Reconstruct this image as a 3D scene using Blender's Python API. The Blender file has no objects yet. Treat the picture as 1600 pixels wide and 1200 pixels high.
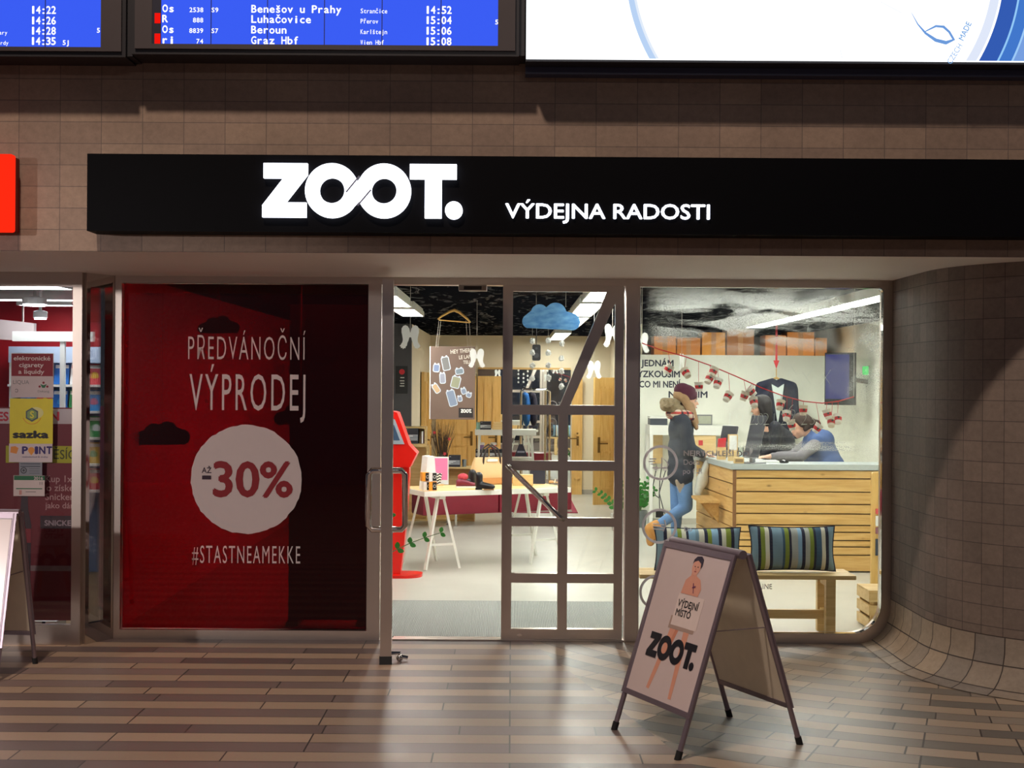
import bpy, bmesh, math, random
from mathutils import Vector, Matrix, Euler
R = math.radians
SC = bpy.context.scene
COL = SC.collection
# ---------------------------------------------------------------- camera
CAM_Y, CAM_H, FPX, ROLL = -9.14, 1.70, 2150.0, 0.0065
cd = bpy.data.cameras.new('camera'); cam = bpy.data.objects.new('camera', cd); COL.objects.link(cam)
cam.location = (0, CAM_Y, CAM_H); cam.rotation_euler = (R(90), -ROLL, 0)
cd.sensor_width = 36; cd.lens = 36*FPX/1600; cd.clip_start = .05; cd.clip_end = 200
SC.camera = cam
# ---------------------------------------------------------------- world, hall lamp and added fill lamps, exposure
SC.view_settings.view_transform = 'Standard'; SC.view_settings.look = 'None'
SC.view_settings.gamma = 1; SC.view_settings.exposure = 0; SC.view_settings.use_curve_mapping = False
W = bpy.data.worlds.new('hall_air'); SC.world = W; W.use_nodes = True
W.node_tree.nodes['Background'].inputs[0].default_value = (.74, .76, 1.0, 1)
W.node_tree.nodes['Background'].inputs[1].default_value = .045
def lamp(name, kind, loc, target, energy, color, size=.5, sizey=None):
    l = bpy.data.lights.new(name, kind); l.energy = energy; l.color = color
    if kind == 'AREA':
        l.size = size
        if sizey: l.shape = 'RECTANGLE'; l.size_y = sizey
        else: l.shape = 'DISK'
    else: l.shadow_soft_size = size
    o = bpy.data.objects.new(name, l); COL.objects.link(o); o.location = loc
    d = Vector(target) - Vector(loc); o.rotation_euler = d.to_track_quat('-Z', 'Y').to_euler()
    return o
# the hall's high ceiling floodlight: throws the shadows of the signs and of the overhang
lamp('hall_floodlight', 'AREA', (-2.6, -7.2, 10.2), (0.3, -2.0, 1.8), 650, (1.0, .80, .64), .55)
# unseen strip added behind the camera as fill for the hall side
lamp('hall_fill_light', 'AREA', (0.5, -13.5, 6.2), (0, -3, 0), 50, (1.0, .86, .80), 6.0, .3)
# unseen spot added to brighten the red film and shop windows
lamp('front_fill_spot', 'SPOT', (-8.0, -9.2, 2.9), (-1.2, 0, .95), 1200, (1.0, .90, .86), .12)
bpy.data.lights['front_fill_spot'].spot_size = R(24); bpy.data.lights['front_fill_spot'].spot_blend = .7
# ---------------------------------------------------------------- pixel <-> place
def P(x, y, Y):
    """the place seen at photo pixel (x, y), at depth Y behind the shop glass"""
    u, v = x-800.0, 600.0-y
    u, v = u - ROLL*v, v + ROLL*u
    k = (Y-CAM_Y)/FPX
    return Vector((u*k, Y, CAM_H + v*k))
def PZ(x, y, z):
    u, v = x-800.0, 600.0-y
    u, v = u - ROLL*v, v + ROLL*u
    d = (z-CAM_H)*FPX/v
    return Vector((u*d/FPX, CAM_Y+d, z))
def G(x, y): return PZ(x, y, 0.0)
def px(Y): return (Y-CAM_Y)/FPX          # metres per photo pixel at depth Y

# ---------------------------------------------------------------- materials
def lin(c):
    return tuple(((v/255)/12.92 if v/255 <= .04045 else ((v/255+.055)/1.055)**2.4) for v in c[:3])
class NG:
    def __init__(s, name):
        s.m = bpy.data.materials.new(name); s.m.use_nodes = True; s.t = s.m.node_tree
        s.t.nodes.clear(); s.out = s.t.nodes.new('ShaderNodeOutputMaterial')
    def n(s, typ, **kw):
        nd = s.t.nodes.new('ShaderNode'+typ)
        for k, v in kw.items():
            if k.startswith('i_'):
                key = k[2:]
                key = int(key) if key.isdigit() else key.replace('_', ' ')
                s.set(nd.inputs[key], v)
            else: setattr(nd, k, v)
        return nd
    def set(s, sock, v):
        if isinstance(v, bpy.types.NodeSocket): s.t.links.new(v, sock)
        elif isinstance(v, bpy.types.Node): s.t.links.new(v.outputs[0], sock)
        else:
            if sock.type == 'RGBA' and len(v) == 3: v = (*v, 1)
            sock.default_value = v
    def math(s, op, a, b=None, clamp=False):
        nd = s.t.nodes.new('ShaderNodeMath'); nd.operation = op; nd.use_clamp = clamp
        s.set(nd.inputs[0], a)
        if b is not None: s.set(nd.inputs[1], b)
        return nd.outputs[0]
    def mix(s, f, a, b, mode='MIX'):
        nd = s.t.nodes.new('ShaderNodeMix'); nd.data_type = 'RGBA'; nd.blend_type = mode
        s.set(nd.inputs[0], f); s.set(nd.inputs[6], a); s.set(nd.inputs[7], b)
        return nd.outputs[2]
    def ramp(s, f, stops, interp='LINEAR'):
        nd = s.t.nodes.new('ShaderNodeValToRGB'); nd.color_ramp.interpolation = interp
        e = nd.color_ramp.elements
        while len(e) < len(stops): e.new(.5)
        for el, (p, c) in zip(e, stops):
            el.position = p; el.color = (*c, 1) if len(c) == 3 else c
        s.set(nd.inputs[0], f); return nd.outputs[0]
    def coord(s, which='Object', scale=None, rot=None, loc=None):
        tc = s.t.nodes.new('ShaderNodeTexCoord'); o = tc.outputs[which]
        if scale or rot or loc:
            mp = s.t.nodes.new('ShaderNodeMapping'); s.t.links.new(o, mp.inputs[0])
            if scale: mp.inputs['Scale'].default_value = scale
            if rot: mp.inputs['Rotation'].default_value = rot
            if loc: mp.inputs['Location'].default_value = loc
            o = mp.outputs[0]
        return o
    def bsdf(s, color, rough=.5, metal=0, spec=.5, **kw):
        b = s.t.nodes.new('ShaderNodeBsdfPrincipled')
        s.set(b.inputs['Base Color'], color); s.set(b.inputs['Roughness'], rough)
        s.set(b.inputs['Metallic'], metal); s.set(b.inputs['Specular IOR Level'], spec)
        for k, v in kw.items(): s.set(b.inputs[k.replace('_', ' ')], v)
        return b
    def bump(s, h, strength=.3, dist=.01):
        b = s.t.nodes.new('ShaderNodeBump'); s.set(b.inputs['Height'], h)
        b.inputs['Strength'].default_value = strength; b.inputs['Distance'].default_value = dist
        return b.outputs[0]
    def end(s, sh):
        s.t.links.new(sh if isinstance(sh, bpy.types.NodeSocket) else sh.outputs[0], s.out.inputs[0]); return s.m
MC = {}
def mat(c, rough=.5, metal=0, var=.08, scale=14, spec=.5, bump=0):
    """painted / plastic / cloth / metal surface with slight procedural mottling; c in sRGB 0..255"""
    key = (tuple(c), rough, metal, var, scale, spec, bump)
    if key in MC: return MC[key]
    g = NG('surface_%d_%d_%d' % tuple(c[:3])); l = lin(c)
    nz = g.n('TexNoise', i_Vector=g.coord(), i_Scale=scale, i_Detail=4.0)
    colr = g.mix(nz.outputs[0], tuple(v*(1-var) for v in l), tuple(min(1, v*(1+var)) for v in l))
    kw = {}
    if bump: kw['Normal'] = g.bump(g.n('TexNoise', i_Vector=g.coord(), i_Scale=scale*6, i_Detail=6.0).outputs[0], bump, .004)
    MC[key] = g.end(g.bsdf(colr, rough, metal, spec, **kw)); return MC[key]
def emit(c, s, name=None):
    key = ('e', tuple(c), s)
    if key in MC: return MC[key]
    g = NG(name or 'glow_%d_%d_%d' % tuple(c[:3]))
    nz = g.n('TexNoise', i_Vector=g.coord(), i_Scale=3.0)
    l = lin(c)
    MC[key] = g.end(g.n('Emission', i_Color=g.mix(nz.outputs[0], tuple(v*.97 for v in l), l), i_Strength=float(s))); return MC[key]
def glassmat(tint=(1, 1, 1), refl=.9, rough=0.0, name='clear_glass'):
    g = NG(name)
    fr = g.n('Fresnel', i_IOR=1.5)
    gl = g.n('BsdfGlossy', i_Roughness=rough, i_Color=(1, 1, 1))
    tr = g.n('BsdfTransparent', i_Color=tint)
    f = g.math('MULTIPLY', fr.outputs[0], refl)
    mx = g.n('MixShader'); g.set(mx.inputs[0], f); g.set(mx.inputs[1], tr); g.set(mx.inputs[2], gl)
    return g.end(mx)
def wood(c1, c2, name, axis='X', rough=.5, scale=1.0, knots=True):
    g = NG(name)
    sc = {'X': (1.2, 14, 14), 'Y': (14, 1.2, 14), 'Z': (14, 14, 1.2)}[axis]
    v = g.coord(scale=tuple(a*scale for a in sc))
    n1 = g.n('TexNoise', i_Vector=v, i_Scale=1.6, i_Detail=5.0, i_Distortion=1.2)
    col = g.ramp(n1.outputs[0], [(.3, lin(c1)), (.7, lin(c2))])
    if knots:
        v2 = g.coord(scale=tuple(a*scale for a in {'X': (3.5, 7, 7), 'Y': (7, 3.5, 7), 'Z': (7, 7, 3.5)}[axis]))
        vo = g.n('TexVoronoi', i_Vector=v2, i_Scale=1.0, feature='F1')
        k = g.ramp(vo.outputs['Distance'], [(.03, (1, 1, 1)), (.11, (0, 0, 0))])
        col = g.mix(g.math('MULTIPLY', k, .75), col, tuple(x*.32 for x in lin(c1)))
    return g.end(g.bsdf(col, rough))
# ---------------------------------------------------------------- geometry
def frame(o, yaw=0.0, pitch=0.0):
    """matrix of an upright face at o: local x runs right, y up, z out towards the viewer side"""
    return Matrix.Translation(o) @ Matrix.Rotation(yaw, 4, 'Z') @ Matrix.Rotation(R(90)-pitch, 4, 'X')
_txt = {}
def text_data(s, bold=0.0, space=1.0):
    key = (s, bold, space)
    if key in _txt: return _txt[key]
    cu = bpy.data.curves.new('t', 'FONT'); cu.body = s; cu.size = 1; cu.offset = bold
    cu.space_character = space; cu.resolution_u = 3; cu.fill_mode = 'FRONT'
    ob = bpy.data.objects.new('t', cu); COL.objects.link(ob)
    me = bpy.data.meshes.new_from_object(ob)
    vs = [tuple(v.co) for v in me.vertices]; fs = [tuple(p.vertices) for p in me.polygons]
    bpy.data.objects.remove(ob); bpy.data.curves.remove(cu); bpy.data.meshes.remove(me)
    _txt[key] = (vs, fs); return _txt[key]
_cap = None
class MB:
    """collects shapes in world space (or thing space) and links them as one mesh object"""
    def __init__(s): s.bm = bmesh.new(); s.mi = 0
    def _tag(s, fs):
        for f in fs: f.material_index = s.mi
    def box(s, lo, hi, M=None, bev=0.0):
        x0, y0, z0 = lo; x1, y1, z1 = hi
        vs = [s.bm.verts.new(Vector(p) if M is None else M @ Vector(p)) for p in
              ((x0,y0,z0),(x1,y0,z0),(x1,y1,z0),(x0,y1,z0),(x0,y0,z1),(x1,y0,z1),(x1,y1,z1),(x0,y1,z1))]
        fs = [s.bm.faces.new([vs[i] for i in q]) for q in ((3,2,1,0),(4,5,6,7),(0,1,5,4),(1,2,6,5),(2,3,7,6),(3,0,4,7))]
        s._tag(fs)
        if bev:
            es = list({e for f in fs for e in f.edges})
            r = bmesh.ops.bevel(s.bm, geom=es, offset=bev, segments=2, affect='EDGES', profile=.5)
            s._tag(r['faces'])
        return s
    def prism(s, pts, d0, d1, M):
        """polygon pts (local x, y of frame M) extruded from local z=d0 to d1"""
        a = [s.bm.verts.new(M @ Vector((p[0], p[1], d1))) for p in pts]
        b = [s.bm.verts.new(M @ Vector((p[0], p[1], d0))) for p in pts]
        n = len(pts); fs = []
        fs.append(s.bm.faces.new(a)); fs.append(s.bm.faces.new(b[::-1]))
        for i in range(n): fs.append(s.bm.faces.new((a[i], b[i], b[(i+1) % n], a[(i+1) % n])))
        s._tag(fs); return s
    def strip(s, outer, inner, d0, d1, M, closed=True):
        """band between two outlines of equal length, extruded"""
        n = len(outer)
        q = [[s.bm.verts.new(M @ Vector((p[0], p[1], d))) for p in L] for L in (outer, inner) for d in (d1, d0)]
        oa, ob, ia, ib = q; fs = []
        for i in range(n if closed else n-1):
            j = (i+1) % n
            for A, B in ((oa, ia), (ob, ib), (oa, ob), (ia, ib)):
                fs.append(s.bm.faces.new((A[i], A[j], B[j], B[i])))
        if not closed:
            for i in (0, n-1): fs.append(s.bm.faces.new((oa[i], ia[i], ib[i], ob[i])))
        s._tag(fs); return s
    def ring(s, c, r0, r1, d0, d1, M, n=40, a0=0, a1=360):
        cl = abs(a1-a0) >= 359.9; m = n if cl else n+1
        an = [R(a0+(a1-a0)*i/n) for i in range(m)]
        return s.strip([(c[0]+r1*math.cos(a), c[1]+r1*math.sin(a)) for a in an],
                       [(c[0]+r0*math.cos(a), c[1]+r0*math.sin(a)) for a in an], d0, d1, M, cl)
    def disc(s, c, r, d0, d1, M, n=32, ry=None):
        return s.prism([(c[0]+r*math.cos(2*math.pi*i/n), c[1]+(ry or r)*math.sin(2*math.pi*i/n)) for i in range(n)], d0, d1, M)
    def poly(s, pts):
        f = s.bm.faces.new([s.bm.verts.new(Vector(p)) for p in pts]); s._tag([f]); return s
    def tube(s, pts, r, n=10, closed=False, cap=True):
        pts = [Vector(p) for p in pts]; rs = r if isinstance(r, (list, tuple)) else [r]*len(pts)
        m = len(pts); prev = None; rings = []
        for i, p in enumerate(pts):
            a = pts[i-1] if (i > 0 or closed) else p
            b = pts[(i+1) % m] if (i < m-1 or closed) else p
            d = (b-a).normalized() if (b-a).length > 1e-9 else Vector((0, 0, 1))
            if prev is None:
                u = d.orthogonal().normalized()
            else:
                u = prev - d*prev.dot(d)
                u = u.normalized() if u.length > 1e-6 else d.orthogonal().normalized()
            prev = u; w = d.cross(u)
            rings.append([s.bm.verts.new(p + (u*math.cos(2*math.pi*k/n) + w*math.sin(2*math.pi*k/n))*rs[i]) for k in range(n)])
        fs = []
        for i in range(m if closed else m-1):
            A, B = rings[i], rings[(i+1) % m]
            for k in range(n): fs.append(s.bm.faces.new((A[k], A[(k+1) % n], B[(k+1) % n], B[k])))
        if cap and not closed:
            fs.append(s.bm.faces.new(rings[0][::-1])); fs.append(s.bm.faces.new(rings[-1]))
        s._tag(fs); return s
    def bar(s, a, b, w, h=None, up=(0, 0, 1)):
        """rectangular bar from a to b"""
        a, b = Vector(a), Vector(b); h = h or w
        d = (b-a).normalized(); u = d.cross(Vector(up))
        u = u.normalized() if u.length > 1e-5 else d.orthogonal().normalized()
        v = u.cross(d)
        vs = [s.bm.verts.new(p + u*(i*w/2) + v*(j*h/2)) for p in (a, b) for i, j in ((-1,-1),(1,-1),(1,1),(-1,1))]
        s._tag([s.bm.faces.new([vs[i] for i in q]) for q in ((3,2,1,0),(4,5,6,7),(0,1,5,4),(1,2,6,5),(2,3,7,6),(3,0,4,7))])
        return s
    def lathe(s, prof, c, n=24, M=None, sx=1, sy=1):
        """profile [(r, z)...] turned round the upright axis through c"""
        c = Vector(c); rings = []
        for r, z in prof:
            rings.append([s.bm.verts.new((M or Matrix.Identity(4)) @ Vector((r*sx*math.cos(2*math.pi*k/n), r*sy*math.sin(2*math.pi*k/n), z)) + c) for k in range(n)])
        fs = []
        for A, B in zip(rings, rings[1:]):
            for k in range(n): fs.append(s.bm.faces.new((A[k], A[(k+1) % n], B[(k+1) % n], B[k])))
        if prof[0][0] > 1e-6: fs.append(s.bm.faces.new(rings[0][::-1]))
        if prof[-1][0] > 1e-6: fs.append(s.bm.faces.new(rings[-1]))
        s._tag(fs); return s
    def ball(s, c, r, n=12, M=None):
        r = r if isinstance(r, (tuple, list)) else (r, r, r)
        T = Matrix.Translation(c) @ (M or Matrix.Identity(4)) @ Matrix.Diagonal((*r, 1))
        q = bmesh.ops.create_uvsphere(s.bm, u_segments=n*2, v_segments=n, radius=1, matrix=T)
        s._tag({f for v in q['verts'] for f in v.link_faces}); return s
    def text(s, st, M, cap, w=None, bold=0.0, align='C', space=1.0, depth=0.0, narrow=1.0):
        """lettering in frame M: capital height cap, total width w if given"""
        global _cap
        if _cap is None: _cap = max(v[1] for v in text_data('H')[0])
        fat = max(bold, 0.0); vs, fs = text_data(st, min(bold, 0.0), space)
        if not vs: return s
        x0 = min(v[0] for v in vs); x1 = max(v[0] for v in vs)
        k = cap/_cap; kx = w/(x1-x0) if w else k*narrow
        off = {'C': -(x0+x1)/2, 'L': -x0, 'R': -x1}[align]
        # heavier strokes: the outline laid out again a hair to each side
        for n, (ox, oy) in enumerate(((0, 0), (1, 0), (-1, 0), (0, 1), (0, -1)) if fat else ((0, 0),)):
            nv = [s.bm.verts.new(M @ Vector(((v[0]+off+ox*fat)*kx, (v[1]+oy*fat)*k, depth+n*.00008))) for v in vs]
            for f in fs:
                try: s._tag([s.bm.faces.new([nv[i] for i in f])])
                except ValueError: pass
        return s
    def add(s, vs, fs, M=None):
        nv = [s.bm.verts.new((M @ Vector(v)) if M else Vector(v)) for v in vs]
        for f in fs:
            try: s._tag([s.bm.faces.new([nv[i] for i in f])])
            except ValueError: pass
        return s
    def build(s, name, material, parent=None, smooth=False, label=None, kind=None, origin=None):
        me = bpy.data.meshes.new(name)
        bmesh.ops.recalc_face_normals(s.bm, faces=s.bm.faces[:])
        o = bpy.data.objects.new(name, me); COL.objects.link(o)
        if parent is not None:
            s.bm.transform(wmat(parent).inverted()); o.parent = parent
        elif origin is not None:
            s.bm.transform(Matrix.Translation(-Vector(origin))); o.location = origin
        s.bm.to_mesh(me); s.bm.free()
        for m in (material if isinstance(material, (list, tuple)) else [material]): me.materials.append(m)
        if smooth:
            for p in me.polygons: p.use_smooth = True
            try: me.set_sharp_from_angle(angle=R(38))
            except Exception: pass
        if label: o['label'] = label
        if kind: o['kind'] = kind
        return o
def wmat(o):
    m = Matrix.Translation(o.location) @ o.rotation_euler.to_matrix().to_4x4()
    return wmat(o.parent) @ m if o.parent else m
def tag(o, label, cat, group=None, kind=None):
    o['label'] = label; o['category'] = cat
    if group: o['group'] = group
    if kind: o['kind'] = kind
    return o
def thing(name, label, cat, loc=(0, 0, 0), rz=0.0, group=None):
    o = bpy.data.objects.new(name, None); COL.objects.link(o); o.empty_display_size = .1
    o.location = loc; o.rotation_euler = (0, 0, rz)
    return tag(o, label, cat, group)
def struct(o): o['kind'] = 'structure'; return o
def dup(o, loc=None, rz=None, label=None, group=None, parent=None):
    c = o.copy(); COL.objects.link(c)
    if parent is not None: c.parent = parent
    if loc is not None: c.location = loc
    if rz is not None: c.rotation_euler = (0, 0, rz)
    if label: c['label'] = label
    if group: c['group'] = group
    for ch in list(o.children): dup(ch, parent=c)
    return c
def loft(mb, rings, cap=True, closed=False):
    rv = [[mb.bm.verts.new(Vector(p)) for p in r] for r in rings]; n = len(rv[0]); fs = []
    for A, B in zip(rv, rv[1:]):
        for k in range(n): fs.append(mb.bm.faces.new((A[k], A[(k+1) % n], B[(k+1) % n], B[k])))
    if cap: fs.append(mb.bm.faces.new(rv[0][::-1])); fs.append(mb.bm.faces.new(rv[-1]))
    mb._tag(fs)
def blob(name, prims, material, parent, voxel=.012, smooth=6, label=None):
    """one continuous surface grown over tapered limbs and ellipsoids (positions in world space)"""
    mb = MB()
    for p in prims:
        if p[0] == 'c':
            _, a, b, ra, rb = p; a, b = Vector(a), Vector(b); L = (b-a).length
            n = max(2, int(L/.02)+1)
            mb.tube([a+(b-a)*i/n for i in range(n+1)], [ra+(rb-ra)*i/n for i in range(n+1)], 14)
            mb.ball(a, ra*.99, 8); mb.ball(b, rb*.99, 8)
        else:
            _, c, r, e = p; mb.ball(c, r, 12, Euler(e).to_matrix().to_4x4())
    o = mb.build(name, material, parent)
    md = o.modifiers.new('r', 'REMESH'); md.mode = 'VOXEL'; md.voxel_size = voxel; md.use_smooth_shade = True
    if smooth:
        ms = o.modifiers.new('s', 'SMOOTH'); ms.factor = .5; ms.iterations = smooth
    bpy.context.view_layer.update()
    dg = bpy.context.evaluated_depsgraph_get()
    me = bpy.data.meshes.new_from_object(o.evaluated_get(dg))
    o.modifiers.clear(); old = o.data; o.data = me; bpy.data.meshes.remove(old); me.name = name
    me.materials.clear(); me.materials.append(material)
    for q in me.polygons: q.use_smooth = True
    if label: o['label'] = label
    return o

def logo(mb, M, cap, w=None, d0=0.0, d1=.004, gap=None):
    """the shop's word mark; M at its lower left, cap = letter height. gap = MB for the thin gap lines"""
    k = cap/182.0; kx = (w/683.0) if w else k
    S = M @ Matrix.Diagonal((kx, k, 1, 1))
    q = lambda x, y: (x-24, 240-y)
    mb.prism([q(*p) for p in ((28,58),(178,58),(178,96),(104,190),(174,190),(174,240),(24,240),(24,200),(96,108),(28,108))], d0, d1, S)
    mb.ring(q(262, 149), 43, 92, d0, d1, S, 48)
    mb.ring(q(440, 149), 43, 92, d0, d1, S, 48)
    mb.prism([q(*p) for p in ((318,222),(300,180),(376,84),(398,112),(386,150))], d0, d1+.0004, S)
    mb.prism([q(*p) for p in ((528,58),(688,58),(688,108),(637,108),(637,240),(580,240),(580,108),(528,108))], d0, d1, S)
    mb.disc(q(679, 213), 30, d0, d1, S, 28)
    if gap is not None:
        for a, b in (((311,155),(356,100)), ((350,200),(396,146))):
            a, b = Vector(q(*a)), Vector(q(*b)); d = (b-a).normalized(); nrm = Vector((-d.y, d.x))*2.6
            gap.prism([a-nrm, b-nrm, b+nrm, a+nrm], d1, d1+.003, S)
            
# ================================================================ SETTING
WALL_Y, SOF_Z = -1.73, 2.40
PIL_X0, PIL_R = 2.51, .95
PIL_C = (PIL_X0+PIL_R, WALL_Y+PIL_R)
# ---- hall floor: long stone strips, curving setts round the rounded wall
def floor_material():
    g = NG('stone_floor')
    pos = g.n('NewGeometry').outputs['Position']; sx = g.n('SeparateXYZ'); g.set(sx.inputs[0], pos)
    X, Y = sx.outputs[0], sx.outputs[1]
    def rows(u, v, L, rh, light, dark, tint):
        cv = g.n('CombineXYZ'); g.set(cv.inputs[0], u); g.set(cv.inputs[1], v)
        br = g.n('TexBrick', offset=.37, offset_frequency=3, squash=.7, squash_frequency=5)
        g.set(br.inputs['Vector'], cv); br.inputs['Scale'].default_value = 1
        br.inputs['Mortar Size'].default_value = .004; br.inputs['Mortar Smooth'].default_value = .1
        br.inputs['Brick Width'].default_value = L; br.inputs['Row Height'].default_value = rh
        br.inputs['Color1'].default_value = (1, 1, 1, 1); br.inputs['Color2'].default_value = (.0, .0, .0, 1)
        br.inputs['Mortar'].default_value = (.5, .5, .5, 1)
        par = g.math('GREATER_THAN', g.math('FRACT', g.math('DIVIDE', v, rh*2)), .5)
        bw = g.n('RGBToBW'); g.set(bw.inputs[0], br.outputs['Color'])
        la = g.mix(bw.outputs[0], tuple(c*.80 for c in light), light)
        da = g.mix(bw.outputs[0], tuple(c*.75 for c in dark), tint)
        c = g.mix(par, la, da)
        return g.mix(br.outputs['Fac'], c, (.045, .036, .034)), br.outputs['Fac']
    c1, f1 = rows(X, Y, .95, .165, lin((170, 146, 126)), lin((112, 96, 94)), lin((136, 116, 110)))
    dx = g.math('SUBTRACT', X, 3.4); dy = g.math('SUBTRACT', Y, 1.6)
    rad = g.math('SQRT', g.math('ADD', g.math('MULTIPLY', dx, dx), g.math('MULTIPLY', dy, dy)))
    th = g.math('ARCTAN2', dy, dx)
    c2, f2 = rows(g.math('MULTIPLY', th, 3.6), rad, .36, .150, lin((172, 152, 132)), lin((118, 112, 106)), lin((146, 134, 122)))
    m = g.math('GREATER_THAN', g.math('ADD', X, g.math('MULTIPLY', Y, .235)), .12)
    front = g.math('GREATER_THAN', Y, -8.0)
    m = g.math('MULTIPLY', m, front)
    col = g.mix(m, c1, c2)
    nz = g.n('TexNoise', i_Vector=pos, i_Scale=90.0, i_Detail=4.0)
    col = g.mix(.16, col, nz.outputs['Color'], 'OVERLAY')
    big = g.n('TexNoise', i_Vector=pos, i_Scale=2.2, i_Detail=5.0)
    rough = g.ramp(big.outputs[0], [(.3, (.34,)*3), (.75, (.44,)*3)])
    fm = g.mix(m, f1, f2)
    hb = g.n('RGBToBW'); g.set(hb.inputs[0], fm)
    b = g.bsdf(col, rough, 0, .55, Normal=g.bump(g.math('SUBTRACT', 1.0, hb.outputs[0]), .10, .003))
    return g.end(b)
mb = MB(); mb.poly([(-9, -14, 0), (9, -14, 0), (9, 0.0, 0), (-9, 0.0, 0)])
struct(mb.build('floor', floor_material()))
# ---- shop floor
g = NG('shop_floor_coating')
nz = g.n('TexNoise', i_Vector=g.coord(), i_Scale=1.3, i_Detail=6.0)
SHOPFLOOR = g.end(g.bsdf(g.ramp(nz.outputs[0], [(.3, lin((186, 183, 172))), (.7, lin((200, 197, 186)))]), .34, 0, .35))
mb = MB(); mb.poly([(-2.72, 0, 0), (6, 0, 0), (6, 14, 0), (-2.72, 14, 0)])
struct(mb.build('floor_shop', SHOPFLOOR))
# ---- tiled hall wall: flat upper wall + rounded wall with its cove, one sweep with running UVs
def tile_material(name, c1, c2, mortar, bw=.222, ms=.0022, rh=.116):
    g = NG(name)
    uv = g.n('UVMap').outputs[0]
    br = g.n('TexBrick', offset=0.0, offset_frequency=2, squash=1.0)
    g.set(br.inputs['Vector'], uv); br.inputs['Scale'].default_value = 1
    br.inputs['Brick Width'].default_value = bw; br.inputs['Row Height'].default_value = rh
    br.inputs['Mortar Size'].default_value = ms; br.inputs['Mortar Smooth'].default_value = .25
    br.inputs['Color1'].default_value = (*lin(c1), 1); br.inputs['Color2'].default_value = (*lin(c2), 1)
    br.inputs['Mortar'].default_value = (*lin(mortar), 1)
    n1 = g.n('TexNoise', i_Vector=uv, i_Scale=26.0, i_Detail=6.0, i_Roughness=.7)
    col = g.mix(.35, br.outputs['Color'], n1.outputs['Fac'], 'OVERLAY')
    n2 = g.n('TexNoise', i_Vector=uv, i_Scale=2.0, i_Detail=3.0)
    col = g.mix(.25, col, n2.outputs['Fac'], 'OVERLAY')
    h = g.math('ADD', g.math('MULTIPLY', br.outputs['Fac'], -1.0), g.math('MULTIPLY', n1.outputs['Fac'], .25))
    return g.end(g.bsdf(col, .62, 0, .35, Normal=g.bump(h, .35, .006)))
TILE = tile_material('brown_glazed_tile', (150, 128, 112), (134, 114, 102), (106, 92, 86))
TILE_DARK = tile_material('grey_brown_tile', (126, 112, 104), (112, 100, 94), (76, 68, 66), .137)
def uvmesh(name, verts, faces, uvs, material):
    me = bpy.data.meshes.new(name); me.from_pydata(verts, [], faces)
    l = me.uv_layers.new(name='UVMap')
    for p in me.polygons:
        for li in p.loop_indices: l.data[li].uv = uvs[me.loops[li].vertex_index]
    me.materials.append(material)
    for p in me.polygons: p.use_smooth = True
    try: me.set_sharp_from_angle(angle=R(35))
    except Exception: pass
    o = bpy.data.objects.new(name, me); COL.objects.link(o); return o
wy = WALL_Y
o = uvmesh('wall_front', [(-9, wy, SOF_Z), (9, wy, SOF_Z), (9, wy, 6), (-9, wy, 6)], [(0, 1, 2, 3)],
           [(-9, 0), (9, 0), (9, 3.6), (-9, 3.6)], TILE); struct(o)
mb = MB(); mb.box((-9, wy+.001, SOF_Z+.03), (9, wy+.25, 6)); struct(mb.build('wall_front_core', mat((120, 104, 94), .8)))
# rounded wall: path = jamb straight, quarter round, straight to the right
path = [(PIL_X0, .02 - (.02-PIL_C[1])*i/4) for i in range(4)]
path += [(PIL_C[0]-PIL_R*math.cos(R(90*i/24)), PIL_C[1]-PIL_R*math.sin(R(90*i/24))) for i in range(25)]
path += [(PIL_C[0]+.25*i, wy) for i in range(1, 18)]
prof = [(0, SOF_Z), (0, 1.8), (0, 1.2), (0, .7), (0, .30)]
cove = [(0, .30), (.004, .20), (.03, .115), (.075, .06), (.13, .022), (.20, .004)]
def normal_at(i):
    a = Vector(path[max(i-1, 0)]); b = Vector(path[min(i+1, len(path)-1)]); d = (b-a).normalized()
    return Vector((d.y, -d.x)) if i else Vector((-1, 0))
def sweep(name, pr, material, su=1.0, vtop=None):
    vs, uv, fs = [], [], []; arc = 0
    for i, p in enumerate(path):
        if i: arc += (Vector(path[i])-Vector(path[i-1])).length
        nn = normal_at(i)
        if nn.x > 0 or nn.y > 0: nn = -nn
        acc = 0; last = None
        for (o_, z) in pr:
            if last: acc += math.hypot(o_-last[0], z-last[1])
            last = (o_, z)
            vs.append((p[0]+nn.x*o_, p[1]+nn.y*o_, z)); uv.append((arc*su, z if vtop is None else vtop-acc))
    m = len(pr)
    for i in range(len(path)-1):
        for j in range(m-1): fs.append((i*m+j, (i+1)*m+j, (i+1)*m+j+1, i*m+j+1))
    return uvmesh(name, vs, fs, uv, material)
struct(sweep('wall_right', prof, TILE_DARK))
struct(sweep('baseboard_right', cove, tile_material('cove_tile', (166, 148, 128), (128, 120, 114), (62, 54, 52), .19, .004, .158), 1.0, .318))
# ---- soffit over the recessed shop front
mb = MB(); mb.box((-9, wy+.012, SOF_Z), (9, .10, SOF_Z+.03))
struct(mb.build('ceiling_overhang', mat((236, 226, 220), .6, var=.04, scale=2)))
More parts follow.
